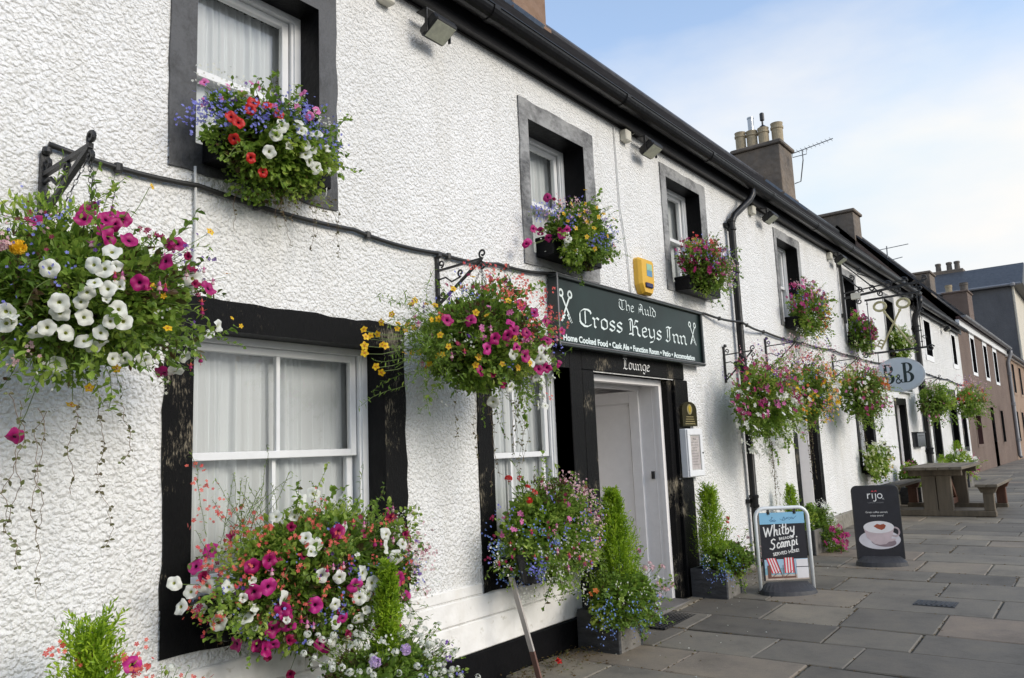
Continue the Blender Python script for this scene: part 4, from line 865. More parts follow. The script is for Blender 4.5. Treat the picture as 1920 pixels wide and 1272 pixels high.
BM = {'pw': [petunia_mesh('white_petunia', ['p_white', 'p_throat'], seed=s) for s in (1, 2)]+[petunia_mesh('white_petunia', ['p_white', 'p_throat'], seed=21, fold=.9), petunia_mesh('white_petunia', ['p_white', 'p_throat'], seed=22, closed=.55), petunia_mesh('white_petunia', ['p_white', 'p_throat'], seed=23, fold=.5)], 'pm': [petunia_mesh('magenta_petunia', ['p_magenta', 'p_dark'], seed=s) for s in (3, 4)]+[petunia_mesh('magenta_petunia', ['p_magenta', 'p_dark'], seed=24, fold=.9), petunia_mesh('magenta_petunia', ['p_dkmag', 'p_dark'], seed=25, closed=.6), petunia_mesh('magenta_petunia', ['p_pink2', 'p_dark'], seed=26, fold=.4)],
      'pr': [petunia_mesh('red_petunia', ['p_red', 'p_dark'], seed=5)], 'pk': [petunia_mesh('pink_petunia', ['p_pink', 'p_magenta'], seed=6)], 'bi': [daisy_mesh('yellow_daisy', 'p_yellow', 'p_orange')],
      'fu': [fuchsia_mesh('fuchsia_flower', 'p_pink', 'p_pale'), fuchsia_mesh('fuchsia_flower', 'p_salmon', 'p_magenta')], 'ge': [floret_ball('geranium_head', 'p_red', 26, .36, 1), floret_ball('geranium_head', 'p_salmon', 24, .36, 2)],
      'gp': [floret_ball('pink_geranium_head', 'p_pale', 18, .38, 8)], 'gk': [floret_ball('pink_geranium_head', 'p_pink', 24, .38, 9)],
      'aw': [floret_ball('white_flower_head', 'p_white', 26, .34, 3), floret_ball('white_flower_head', 'p_white', 20, .38, 4)], 'yc': [floret_ball('yellow_begonia', 'p_yellow', 26, .62, 5, .6)], 'pe': [floret_ball('peach_begonia', 'p_pale', 20, .6, 6, .6)], 'pl': [floret_ball('lilac_flower', 'p_lilac', 9, .7, 7, .4)]}
BS = {'pw': .033, 'pm': .034, 'pr': .029, 'pk': .024, 'bi': .020, 'fu': .026, 'ge': .027, 'aw': .019, 'yc': .042, 'pe': .032, 'pl': .03, 'gp': .026, 'gk': .028}
BN = {'pw': 'white_petunia', 'pm': 'magenta_petunia', 'pr': 'red_petunia', 'pk': 'pink_petunia', 'bi': 'yellow_daisy', 'fu': 'fuchsia_flower', 'ge': 'geranium_head', 'aw': 'white_flower_head', 'yc': 'yellow_begonia', 'pe': 'peach_begonia', 'pl': 'lilac_flower', 'gp': 'pale_geranium_head', 'gk': 'pink_geranium_head'}
SM = {'lo': ('lobelia_flowers', 'p_lobelia', .0070, 6, .026), 'lb': ('lobelia_flowers', 'p_lobelia', .0088, 15, .028), 'sk': ('blue_lobelia_flowers', 'p_sky', .0065, 9, .028), 'sa': ('coral_flowers', 'p_salmon', .009, 6, .018), 'al': ('small_white_flowers', 'p_white', .007, 7, .022), 'pp': ('pale_pink_flowers', 'p_pale', .008, 7, .022), 'pu': ('purple_flowers', 'p_purple', .009, 5, .02), 'dk': ('crimson_flowers', 'p_dkmag', .013, 3, .02), 'yl': ('yellow_flowers', 'p_yellow', .016, 2, .02), 'cr': ('cream_flowers', 'p_cream', .015, 4, .02), 'sw': ('white_blooms', 'p_white', .028, 1, .0), 'sm': ('magenta_blooms', 'p_magenta', .029, 1, 0), 'sr': ('red_blooms', 'p_red', .026, 1, 0), 'sp': ('pink_blooms', 'p_pink', .018, 2, .01), 'or': ('orange_blooms', 'p_orange', .024, 1, 0)}
def florets(mb, rng, pts, size, n, spread, out):
    for p in pts:
        for i in range(n):
            c = np.array(p)+rng.normal(size=3)*spread*np.array([1, .6, 1]); nn = unit(np.array(out)+rng.normal(size=3)*.6); q = Vector(nn).to_track_quat('Z', 'Y').to_matrix(); s = size*rng.uniform(.7, 1.25); t = rng.uniform(0, 1); a0 = rng.uniform(0, 6)
            for k in range(5):
                a = a0+2*math.pi*k/5; da = .52
                P = [Vector((0, 0, -.1)), Vector((math.cos(a-da)*.72, math.sin(a-da)*.72, .1)), Vector((math.cos(a), math.sin(a), 0)), Vector((math.cos(a+da)*.72, math.sin(a+da)*.72, .1))]
                mb.add([tuple(q @ (v*s)+Vector(c)) for v in P], [(0, 1, 2, 3)], 0, t)
def put_blooms(root, d, c, r, seed, scale=1.0):
    rng = np.random.default_rng(seed); c = np.array(c); r = np.array(r); o = Vector(root.location)
    st = MB()
    for kd, pts in d.items():
        if kd in SM:
            nm, mt, sz, n, sp = SM[kd]; mb = MB(); florets(mb, rng, pts, sz*scale, n, sp*scale, (-.2, -1, .35)); ob = mb.build(nm, mt, root, tint=True); ob['kind'] = 'stuff'; continue
        for i, p in enumerate(pts):
            me = BM[kd][int(rng.integers(len(BM[kd])))]; ob = bpy.data.objects.new(BN[kd], me); C.objects.link(ob); ob.parent = root; P = np.array(p)
            ud = unit((P-c)/r); nn = ud*.55+np.array([-.30, -.75, .12])+rng.normal(size=3)*.42
            ob.location = Vector(P)-o; ob.rotation_mode = 'QUATERNION'; s = BS[kd]*scale*rng.uniform(.82, 1.15)
            if kd == 'fu': ob.rotation_quaternion = Matrix.Rotation(rng.uniform(0, 6), 3, 'Z').to_quaternion(); s *= 1.25
            else:
                if kd in ('ge', 'aw', 'yc', 'pe', 'gp', 'gk'): nn = nn+np.array([0, 0, .6])
                ob.rotation_quaternion = frameN(nn, rng)
            ob.scale = (s, s, s)
            # stalk back into the leaves
            tgt = P+(c-P)*min(.6, .10/max(np.linalg.norm(c-P), 1e-6)+.15); base = P-unit(nn)*s*.8
            st.tube([tuple(base), tuple((base+tgt)/2+np.array([0, 0, -.01])), tuple(tgt)], .0016, 3, cap=False)
    if st.v: st.build('flower_stalks', 'stem', root)
def rand_pts(rng, c, r, n, lo=-.9, hi=1.0, rad=(.92, 1.12), xlo=-1.3, xhi=1.3):
    o = []; rad = (rad[0]*1.14, rad[1]*1.2)
    while len(o) < n:
        v = unit(rng.normal(size=3)); 
        if v[1] > .25 or not (lo <= v[2] <= hi) or not (xlo <= v[0] <= xhi): continue
        p = np.array(c)+v*np.array(r)*rng.uniform(*rad); p[1] = min(p[1], -.03); o.append(tuple(p))
    return o
def foliage(root, rng, c, r, n, types, K=26, flat=0, vines=(), sprigs=40, sdroop=.05, mat='leaf', tint=.45, name='foliage', core=True, k=1.0, back=True, stypes=None):
    lv = Leaves(); st = MB(); c = np.array(c, float); r = np.array(r, float); mr = r.mean(); n = int(n*1.25)
    if core: clump(lv, rng, c, r*.80, int(n*.30), 'broad', tint-.08, k=k*1.25)
    for i in range(K):
        v = unit(rng.normal(size=3)); v = v if v[1] < .5 else v*np.array([1, -1, 1])
        cc = c+v*r*rng.uniform(.45, .95); cc[1] = min(cc[1], -.05); q = rng.uniform(.20, .46); ty = types[int(rng.integers(len(types)))]
        clump(lv, rng, cc, r*q, int(n*.78/K), ty, np.clip(tint+rng.normal()*.24, .05, .95), out=v, k=k)
    for i in range(sprigs):
        v = unit(rng.normal(size=3)); v = v if v[1] < .3 else v*np.array([1, -1, 1]); ty = (stypes or types)[int(rng.integers(len(stypes or types)))]
        sprig(lv, st, rng, c+v*r*.8, v+np.array([0, 0, .1]), mr*rng.uniform(.30, .95), ty, tint+rng.normal()*.15, droop=rng.uniform(0, sdroop), k=k)
    mb = MB(); lv.to(mb)
    # keep leaves off the wall plane
    mb.v = [(a, min(b, -.008), z) for a, b, z in mb.v]
    f = mb.build(name, mat, root, tint=True)
    if st.v: st.build('stems', 'stem', root)
    if vines:
        lv = Leaves(); st = MB()
        for (x, y, z, ln, tt) in vines: vine(lv, st, rng, (x, y, z), ln, tt)
        mb = MB(); lv.to(mb); mb.build('trailing_leaves', 'vine', root, tint=True); st.build('trailing_stems', 'stem_brown', root)
    return f
def basket(name_label, hook, c, r, n, seed, types, blooms=None, smalls={}, vines=(), scale=1.0, sprigs=40, tint=.45, K=26, cat='hanging basket', fl=None, k=1.0, rb=.18):
    t = thing('hanging_basket', name_label, cat, (c[0], c[1], c[2]-r[2]), 'flower filled hanging baskets'); rng = np.random.default_rng(seed)
    mb = MB(); mb.lathe((c[0], c[1], c[2]), [(.03, -rb*.95), (rb*.6, -rb*.8), (rb*.9, -rb*.4), (rb, 0), (rb*1.04, .01), (rb*.97, .012), (rb*.85, -.02)], 20); mb.build('bowl', 'soil', t, smooth=True)
    mb = MB()
    for a in (.4, 2.5, 4.6):
        p = Vector((c[0]+rb*math.cos(a), c[1]+rb*math.sin(a), c[2]+.01)); h = Vector(hook); m_ = 22
        for i in range(m_):
            q = p+(h-p)*((i+.5)/m_); d = (h-p)/m_*.62; s_ = Vector((.006, 0, 0)) if i % 2 else Vector((0, .006, 0))
            mb.tube([q-d, q-d*.5+s_, q+d*.5+s_, q+d, q+d*.5-s_, q-d*.5-s_, q-d], .0016, 3, cap=False)
    mb.tube([Vector(hook)+Vector((0, 0, .03)), Vector(hook)], .004, 6); mb.build('chain', 'iron', t)
    foliage(t, rng, c, r, n, types, K=K, vines=vines, sprigs=sprigs, tint=tint, k=k)
    d = dict(blooms or {})
    f_ = 1 if c[0] < 4 else 3.3
    if c[0] > 6: smalls = dict(smalls, **{'pp': (16, .5, 1, (1.1, 1.45)), 'pu': (6, .4, 1, (1.1, 1.5))}) if seed != 6 else smalls
    for kd, v in smalls.items(): d[kd] = list(d.get(kd, []))+rand_pts(rng, c, r, int(v[0]*f_), *v[1:])
    put_blooms(t, d, c, r, seed+50, scale*(.86 if c[0] < 2 else 1 if c[0] < 4 else 1.2)); return t
BLOOMS = {
 'B1': {
  'pw': [(1.185,-.815,2.086),(1.126,-.82,2.032),(1.158,-.827,2.024),(1.192,-.83,2.036),(1.131,-.822,1.977),(1.115,-.812,1.941),(1.17,-.827,1.96),(1.203,-.832,1.973),(1.171,-.818,1.928),(1.214,-.813,1.903),(1.049,-.778,1.908),(1.058,-.764,1.877),(1.04,-.722,1.837),(1.023,-.696,1.822),(1.092,-.732,1.825),(1.185,-.76,1.831),(1.2,-.789,1.864),(1.238,-.794,1.868),(1.149,-.728,1.806),(1.184,-.71,1.787),(1.207,-.725,1.796),(1.268,-.674,1.761),(1.305,-.675,1.763),(1.122,-.603,1.74),(1.391,-.656,1.767),(.935,-.692,1.878),(.945,-.671,1.848)],
  'pm': [(1.188,-.787,2.138),(1.221,-.694,2.226),(1.315,-.615,2.264),(1.389,-.713,2.196),(1.254,-.786,2.143),(1.303,-.4,2.36),(1.366,-.806,2.088),(1.486,-.768,2.081),(1.494,-.779,2.03),(1.581,-.724,2.037),(1.267,-.836,1.992),(1.083,-.4,1.513),(1.598,-.4,1.753),(1.291,-.834,1.983)],
  'fu': [(1.457,-.787,2.063),(1.338,-.829,1.993),(1.36,-.825,1.992),(1.211,-.835,2.007),(1.534,-.758,1.974),(1.798,-.4,2.148),(1.706,-.4,1.792),(1.748,-.4,1.823),(1.188,-.833,2.008)],
  'bi': [(1.53,-.4,2.489),(1.783,-.4,2.357),(1.862,-.4,2.191),(1.259,-.4,1.628),(1.318,-.4,1.689),(1.308,-.617,1.736),(1.403,-.769,1.865),(1.681,-.4,2.276)],
  'yc': [(.945,-.731,2.073)],
  'pe': [(.916,-.708,2.076)],
  'lo': [(1.056,-.4,2.321),(1.013,-.652,2.204),(.974,-.719,2.124),(1.02,-.786,1.977),(.934,-.711,1.905),(.997,-.675,1.819),(.958,-.755,1.996),(.965,-.753,2.048),(1.064,-.801,2.04),(1.123,-.636,2.246),(1.081,-.687,2.207),(1.024,-.687,2.186)],
 },
 'B2': {
  'pm': [(3.475,-.744,2.211),(4.305,-.36,2.315),(4.247,-.36,2.389),(3.164,-.634,2.106),(3.249,-.724,1.999),(3.243,-.626,1.838),(3.307,-.656,1.819),(3.637,-.795,2.022),(3.556,-.771,2.17),(3.351,-.778,2.049),(3.372,-.776,1.956),(3.441,-.778,1.915),(3.618,-.742,1.859),(4.396,-.36,1.972),(3.224,-.692,1.948),(3.409,-.636,1.765),(3.436,-.801,2.044),(4.45,-.36,2.204),(3.313,-.762,2.017)],
  'pw': [(3.577,-.795,1.954),(3.593,-.775,1.906),(3.51,-.77,1.885),(3.359,-.759,1.922),(4.183,-.36,1.856),(4.062,-.36,1.739),(4.174,-.36,1.748),(4.129,-.36,1.69),(3.708,-.745,1.917),(4.312,-.36,1.881),(3.476,-.641,1.757),(4.211,-.36,1.689),(3.543,-.459,1.689)],
  'bi': [(2.657,-.36,2.037),(2.669,-.36,2.001),(2.7,-.36,2.01),(2.748,-.36,2.022),(2.777,-.36,2.086),(2.781,-.36,1.97),(2.659,-.36,1.955),(2.659,-.36,1.918),(2.734,-.36,1.855),(2.771,-.36,1.827),(2.85,-.36,2.136),(2.888,-.36,2.064),(3.128,-.197,2.132),(2.895,-.36,2.092),(2.994,-.36,2.21),(3.159,-.313,2.237),(3.131,-.408,2.212),(3.519,-.36,2.44),(3.086,-.269,1.963),(3.074,-.341,1.956),(3.09,-.456,1.925),(3.095,-.485,1.93),(3.202,-.648,1.904),(3.207,-.619,1.866),(3.193,-.645,2.145),(3.088,-.469,2.123),(3.126,-.172,1.973),(3.229,-.689,2.128),(3.101,-.383,1.888),(2.8,-.36,1.967)],
  'fu': [(3.115,-.533,1.923),(3.144,-.598,1.938),(3.099,-.331,1.898),(3.231,-.712,2.056),(3.065,-.436,2.034),(3.116,-.341,1.868),(3.464,-.804,1.996)],
  'sa': [(3.528,-.8,2.1),(3.396,-.792,2.006),(3.478,-.807,2.027),(3.422,-.708,2.241),(4.257,-.36,1.738),(4.363,-.36,2.48),(4.426,-.36,2.31),(3.108,-.495,2.151),(3.823,-.36,2.463),(3.867,-.36,2.411),(3.959,-.36,2.496),(4.068,-.36,2.488),(4.245,-.36,2.504),(4.155,-.36,2.427),(4.044,-.36,2.436),(3.73,-.36,2.45),(3.642,-.36,2.482)],
  'lo': [(3.301,-.493,2.321),(3.429,-.36,2.476),(3.677,-.36,2.459),(3.208,-.429,2.281),(3.369,-.73,1.865),(4.329,-.36,2.086),(4.418,-.36,2.099),(3.524,-.792,2.127),(3.237,-.506,2.284),(3.248,-.601,2.245)],
 },
 'WB1': {
  'pr': [(2.037,-.325,3.037),(2.017,-.33,2.994),(2.09,-.35,3.032),(1.972,-.309,2.923),(1.948,-.288,2.949),(1.968,-.28,2.851),(2.052,-.288,2.783),(2.128,-.271,2.738),(2.14,-.374,2.996)],
  'pw': [(2.126,-.373,2.893),(2.193,-.375,2.857),(2.113,-.341,2.816),(2.245,-.386,2.992),(2.257,-.391,2.95),(2.291,-.373,2.847),(2.335,-.377,2.876),(2.287,-.385,2.887),(2.388,-.34,2.814),(2.429,-.36,2.917),(2.483,-.307,2.832),(2.604,-.15,2.791),(2.557,-.15,3.178),(2.347,-.382,2.963),(2.329,-.358,2.822),(2.153,-.383,2.942)],
  'pk': [(2.151,-.15,3.226),(2.186,-.15,3.225),(1.895,-.15,3.141),(2.54,-.15,3.218),(2.328,-.36,3.053),(2.45,-.15,3.282)],
  'lo': [(1.845,-.15,3.009),(1.888,-.15,3.032),(1.913,-.18,3.023),(1.93,-.225,3.032),(1.829,-.15,2.962),(1.871,-.15,2.976),(1.895,-.184,2.965),(1.912,-.24,2.962),(1.929,-.254,2.997),(1.896,-.138,2.954),(2.033,-.345,2.953),(2.062,-.356,2.967),(2.007,-.328,2.983),(2.153,-.376,3.0),(2.176,-.385,2.97),(2.242,-.389,2.911),(2.365,-.379,2.934),(2.437,-.357,2.961),(1.812,-.15,2.923),(1.93,-.268,2.926),(2.192,-.364,3.051),(2.33,-.331,3.099),(2.087,-.361,2.991),(2.235,-.373,3.037),(2.283,-.364,3.055),(2.303,-.379,3.013)],
  'al': [(1.885,-.15,3.194),(1.912,-.15,3.178),(1.859,-.15,3.158),(1.965,-.15,3.229),(2.012,-.15,3.206),(2.056,-.337,3.031),(2.083,-.15,3.219),(1.985,-.15,3.17)],
 },
 'WB2': {
  'pm': [(4.658,-.15,3.251),(4.741,-.15,3.253),(4.462,-.15,2.969),(4.642,-.086,3.001),(4.397,-.15,2.863),(4.653,-.147,2.939),(4.649,-.251,2.98),(4.669,-.249,2.949),(4.685,-.289,2.974),(4.367,-.15,2.84)],
  'lo': [(4.606,-.15,3.16),(4.655,-.173,3.166),(4.65,-.231,3.14),(4.505,-.15,3.149),(4.631,-.241,3.086),(4.679,-.302,3.023),(4.927,-.374,2.938),(5.017,-.374,2.931),(5.1,-.383,2.97),(5.12,-.353,2.917),(4.997,-.388,2.961),(4.908,-.357,2.913),(5.176,-.367,2.975),(4.522,-.15,3.106),(4.708,-.326,3.048)],
  'bi': [(5.2,-.15,3.44),(4.88,-.337,3.205),(5.04,-.341,3.216),(4.766,-.354,3.091),(4.825,-.364,3.131),(4.967,-.395,3.113),(5.093,-.365,3.172),(4.679,-.304,3.041),(4.664,-.282,3.096),(4.821,-.378,3.049),(4.735,-.333,2.992),(5.565,-.15,3.379),(5.634,-.15,3.298),(5.616,-.15,3.26),(4.977,-.339,2.881),(4.836,-.266,2.851),(4.842,-.358,2.943),(4.894,-.392,3.013),(5.089,-.391,2.991),(4.752,-.299,3.184)],
  'pw': [(4.731,-.246,2.89),(4.758,-.22,2.864),(4.787,-.163,2.843),(4.716,-.271,2.918)],
  'sa': [(5.591,-.15,3.043),(5.521,-.15,2.99),(5.541,-.15,2.94),(5.492,-.15,2.958),(4.711,-.222,3.207)],
 },
 'LB1': {
  'pm': [(2.207,-.372,1.115),(2.016,-.371,.971),(2.077,-.401,.99),(2.009,-.388,.873),(2.454,-.504,.836),(2.749,-.471,.823),(2.411,-.466,.698),(2.137,-.433,.762),(2.16,-.419,.709),(2.1,-.392,.709),(2.188,-.385,.646),(2.086,-.303,.635),(2.213,-.2,.55),(2.139,-.342,.631),(2.889,-.387,1.011),(2.332,-.2,.449),(2.406,-.447,1.077),(2.061,-.418,.887),(2.644,-.486,.788),(2.483,-.412,.613),(2.814,-.357,1.1)],
  'pw': [(2.382,-.2,1.228),(2.192,-.285,1.161),(2.251,-.336,1.156),(2.244,-.425,1.067),(2.273,-.452,1.032),(1.946,-.149,.978),(1.766,-.2,.934),(1.9,-.218,.901),(1.938,-.321,.902),(1.84,-.2,.888),(1.883,-.2,.814),(2.006,-.381,.918),(1.976,-.362,.854),(2.367,-.5,.885),(2.501,-.506,.885),(2.559,-.502,.833),(2.354,-.487,.771),(2.484,-.496,.78),(2.539,-.475,.716),(2.515,-.459,.681),(1.993,-.354,.771),(2.034,-.357,.721),(2.645,-.2,1.217),(2.466,-.2,1.243),(1.978,-.201,1.044),(2.825,-.434,.975),(2.741,-.471,.928),(1.795,-.2,.836),(2.54,-.496,.785)],
  'sa': [(1.969,-.2,1.233),(1.911,-.2,1.222),(1.948,-.2,1.174),(1.984,-.2,1.171),(1.873,-.2,1.403),(1.867,-.2,1.327),(1.91,-.2,1.312),(2.066,-.2,1.223),(1.879,-.2,1.055),(2.061,-.276,1.101),(2.118,-.326,1.109),(2.029,-.2,1.115),(2.198,-.412,1.065),(2.374,-.359,1.167),(2.493,-.2,1.22),(2.125,-.445,.898),(1.938,-.298,.953),(2.198,-.452,.983),(2.011,-.35,1.002),(2.324,-.378,1.144),(2.128,-.302,1.127),(1.984,-.259,1.045),(2.105,-.234,1.135),(2.278,-.35,1.154),(2.048,-.148,1.086),(1.842,-.2,1.171),(2.139,-.219,1.151),(2.073,-.348,1.064),(2.157,-.424,1.019)],
  'fu': [(2.34,-.492,.936),(2.393,-.497,.936),(2.077,-.416,.947),(2.513,-.428,1.107),(2.574,-.433,1.094),(2.601,-.475,1.009),(2.643,-.471,1.004),(2.745,-.449,1.006),(2.309,-.489,.931),(2.236,-.443,.709),(2.268,-.445,.697),(2.203,-.445,.735),(2.377,-.499,.916),(2.988,-.2,1.13)],
  'lo': [(2.445,-.502,.92),(2.417,-.503,.897),(2.459,-.506,.865),(2.395,-.496,.795),(2.325,-.467,.721),(2.386,-.486,.757),(2.351,-.476,.736),(2.393,-.421,1.111),(2.376,-.477,.732),(2.554,-.503,.892),(2.826,-.448,.909),(2.946,-.39,.846),(2.79,-.462,.878),(2.095,-.424,.79),(2.112,-.432,.794),(2.004,-.311,.704)],
  'al': [(3.236,-.2,.862),(3.283,-.2,.807),(3.208,-.2,.768),(3.304,-.2,.705),(3.252,-.2,.648),(3.187,-.2,.852),(3.158,-.2,.695),(3.134,-.2,.667),(3.306,-.2,.77),(3.231,-.2,.716)],
 },
 'LB2': {
  'ge': [(3.992,-.2,1.236),(4.112,-.2,1.232),(4.099,-.269,1.179),(4.08,-.319,1.152),(4.081,-.337,1.141),(4.016,-.337,1.099)],
  'lo': [(4.478,-.47,1.018),(4.241,-.497,.959),(4.192,-.496,.913),(4.05,-.45,.836),(4.089,-.467,.842),(4.12,-.476,.829),(5.061,-.2,1.029),(4.329,-.508,.925),(4.159,-.489,.855),(4.463,-.492,.811),(3.877,-.149,.844),(3.958,-.079,.751),(3.816,-.2,.754),(3.879,-.258,.968),(4.16,-.403,1.12),(4.058,-.406,1.056),(3.932,-.159,1.051),(3.922,-.281,1.037)],
  'pp': [(4.379,-.498,.973),(4.357,-.504,.949),(4.39,-.506,.914),(4.516,-.471,.988),(5.023,-.2,1.002),(4.986,-.2,1.089),(5.104,-.2,.875),(5.087,-.2,.937),(4.26,-.351,1.188),(4.167,-.373,1.151),(4.21,-.307,1.202)],
  'fu': [(4.11,-.471,.941),(4.294,-.505,.82),(4.222,-.477,.74),(4.254,-.446,.668),(4.384,-.326,1.203),(4.443,-.326,1.195),(4.113,-.466,.789),(4.335,-.478,.721)],
  'al': [(3.97,-.343,.712),(4.007,-.386,.724),(4.069,-.417,.712),(4.042,-.397,.705),(4.066,-.365,.65),(4.085,-.284,.592),(4.196,-.2,.528),(4.101,-.371,.635),(4.043,-.425,.756),(3.988,-.2,.576),(4.074,-.2,.573),(4.174,-.2,.48),(4.137,-.2,.465),(4.231,-.2,.502),(4.265,-.2,.465),(3.994,-.276,.645),(4.91,-.2,.577),(4.894,-.2,.533),(4.433,-.49,.778),(4.014,-.2,.466),(4.022,-.2,.445),(4.104,-.2,.502)],
 },
 'PE': {
  'aw': [(2.185,-.51,.684),(2.24,-.51,.67),(2.199,-.51,.647),(2.165,-.51,.611),(2.22,-.51,.58),(2.3,-.482,.534),(2.321,-.51,.654),(2.404,-.446,.581),(2.401,-.527,.594),(2.422,-.558,.599),(2.43,-.604,.593),(2.544,-.51,.646),(2.416,-.51,.667),(2.452,-.51,.634),(2.5,-.496,.616),(2.486,-.532,.616),(2.299,-.51,.632),(2.262,-.51,.646),(2.792,-.51,.645),(2.822,-.51,.582),(2.705,-.634,.59),(2.679,-.688,.567),(2.731,-.686,.552),(2.754,-.684,.544),(2.971,-.51,.495),(3.003,-.51,.458),(2.669,-.744,.515),(2.571,-.762,.5),(2.667,-.776,.447),(2.714,-.757,.47),(2.744,-.757,.44),(3.072,-.51,.336),(3.135,-.51,.295),(3.268,-.51,.256),(2.309,-.63,.519),(2.335,-.659,.519),(2.407,-.658,.562),(2.364,-.685,.519),(2.371,-.705,.501),(3.082,-.51,.419),(2.985,-.51,.573),(2.885,-.51,.57),(2.759,-.51,.601),(2.619,-.612,.611),(2.505,-.698,.565),(2.854,-.51,.605),(3.015,-.51,.478),(3.106,-.51,.422),(3.135,-.51,.28)],
  'pl': [(2.405,-.683,.544),(2.564,-.704,.566)],
  'pm': [(2.689,-.51,.622)],
 },
 'PD': {
  'sa': [(1.206,-.48,.833),(1.196,-.48,.817),(1.297,-.48,.793),(1.316,-.48,.8),(1.488,-.48,.754),(1.429,-.48,.74),(1.42,-.48,.761),(1.381,-.48,.735),(1.445,-.561,.723),(1.455,-.573,.719),(1.434,-.582,.709),(1.445,-.553,.726)],
  'pm': [(1.441,-.517,.734)],
  'aw': [(1.539,-.59,.709)],
 },
}
rg = np.random.default_rng(99)
B = BLOOMS
for k_ in ('WB1', 'WB2'): B[k_]['lb'] = B[k_].pop('lo')
basket('largest hanging basket, nearest at the left, with white and magenta petunias and one yellow begonia', (1.29, -.40, 2.55), (1.25, -.42, 2.0), (.44, .32, .27), 7600, 1, ['broad', 'small', 'fine', 'lance', 'small'], B['B1'],
    {'pu': (10, -.2, .9), 'al': (10, -1, -.2), 'dk': (22, .2, 1), 'yl': (5, -1, 0), 'pm': (12, .2, .9, (.95, 1.05), -.6, 1.2), 'pw': (14, -.8, .2, (1, 1.05)), 'fu': (8, -.4, .6), 'pp': (14, -.8, .6, (1, 1.15), -1.3, -.3)}, [(.98, -.62, 1.64, .42, .7), (1.02, -.60, 1.62, .50, .7), (1.08, -.58, 1.6, .40, .65), (1.32, -.62, 1.62, .20, .6), (1.40, -.3, 1.62, .50, .3), (1.16, -.45, 1.6, .60, .45), (1.24, -.5, 1.62, .30, .5)], sprigs=80, K=34)
t2 = basket('hanging basket left of the sign board, magenta petunias and yellow daisies spilling left', (3.59, -.37, 2.50), (3.52, -.38, 2.03), (.41, .33, .31), 8000, 2, ['small', 'fine', 'broad', 'small'], B['B2'],
    {'sa': (60, .1, 1, (1, 1.3), -.4, 1.3), 'bi': (12, -.6, .8, (1, 1.1), -1.3, 0), 'pm': (8, -.5, .7, (1, 1.05)), 'pw': (6, -.7, .3, (1, 1.05), 0, 1.3), 'sp': (14, -.4, .8), 'dk': (14, -.1, 1), 'pu': (8, -.5, .8), 'al': (8, -.9, 0), 'fu': (6, -.6, .2)}, [(3.5, -.45, 1.78, .62, .35), (3.46, -.40, 1.78, .42, .35), (3.56, -.42, 1.76, .5, .3), (3.3, -.4, 1.8, .3, .4), (3.62, -.5, 1.78, .35, .3)]+[(3.74+.012*(k % 3-1), -.52+.01*k, 1.80-.03*k, .50-.05*k, .55) for k in range(5)], sprigs=90, K=30)
rng = np.random.default_rng(77); lv = Leaves(); st = MB()      # the daisy branch reaching left, the white trail on the right
for i in range(60): sprig(lv, st, rng, (3.25+rng.normal()*.06, -.40+rng.normal()*.05, 2.0+rng.normal()*.07), (-1, rng.normal()*.15, .12+rng.normal()*.42), rng.uniform(.15, .50), 'fine', .45, .02, k=1.2)
for i in range(9): clump(lv, rng, (2.98+rng.random()*.2, -.40+rng.normal()*.03, 1.92+rng.random()*.12), (.07, .05, .06), 70, 'fine', .4)
for i in range(16): sprig(lv, st, rng, (3.78+rng.normal()*.04, -.5+rng.normal()*.05, 1.95+rng.normal()*.06), (.25, -.2+rng.normal()*.2, -.8), rng.uniform(.15, .30), 'small', .6, .05, k=.9)
for i in range(34): sprig(lv, st, rng, (3.62+rng.normal()*.10, -.45+rng.normal()*.08, 2.22+rng.normal()*.04), (rng.normal()*.25, rng.normal()*.2, 1), rng.uniform(.06, .22), 'fine', .45, 0, k=.6)
mb = MB(); lv.to(mb); mb.build('foliage', 'leaf', t2, tint=True); st.build('stems', 'stem', t2)
basket('hanging basket in front of the black drainpipe, white petunias along its lower edge', (8.10, -.32, 2.28), (8.09, -.36, 1.78), (.43, .33, .40), 5200, 3, ['broad', 'small', 'small'], None,
    {'sw': (34, -1, .3), 'sm': (22, -.3, .8), 'pu': (12, -.3, .9, (.9, 1.1), -1.3, -.1), 'dk': (8, .1, 1), 'pp': (14, -1, -.5), 'al': (14, -.9, .2), 'yl': (4, .2, 1), 'sp': (7, -.3, .8)}, [(8.12+.02*k, -.4, 1.5, .35+.12*((k*7) % 5), .3) for k in range(9)], sprigs=110, K=20, k=1.0, tint=.55)
basket('hanging basket just right of the drainpipe basket, thick with yellow and white flowers', (9.41, -.37, 2.48), (9.42, -.38, 1.97), (.40, .33, .38), 4800, 4, ['small', 'fine', 'broad'], None,
    {'yl': (44, -.8, .5), 'sw': (14, -.5, .6), 'al': (16, -.5, .8), 'sa': (16, .1, 1), 'dk': (8, .3, 1), 'or': (9, -.6, .6), 'lo': (10, -.7, .5), 'sp': (4, -1, 0)}, [(9.35+.03*k, -.42, 1.72, .35+.14*((k*3) % 5), .3) for k in range(8)], sprigs=110, K=20, k=1.0)
basket('hanging basket left of the oval sign with a bright orange geranium', (12.23, -.36, 2.48), (12.1, -.36, 2.0), (.46, .33, .38), 4200, 5, ['broad', 'small', 'small'], None,
    {'cr': (12, -.3, 1), 'sw': (10, -.3, .9), 'sa': (14, .1, 1), 'sm': (6, -.6, .1), 'sp': (12, -.6, .9), 'or': (5, .1, .5, (1, 1.1), -.3, .2), 'dk': (5, .3, 1)}, [(11.8+.04*k, -.4, 1.76, .25+.14*((k*3) % 5), .6) for k in range(7)], sprigs=90, K=18, k=1.1)
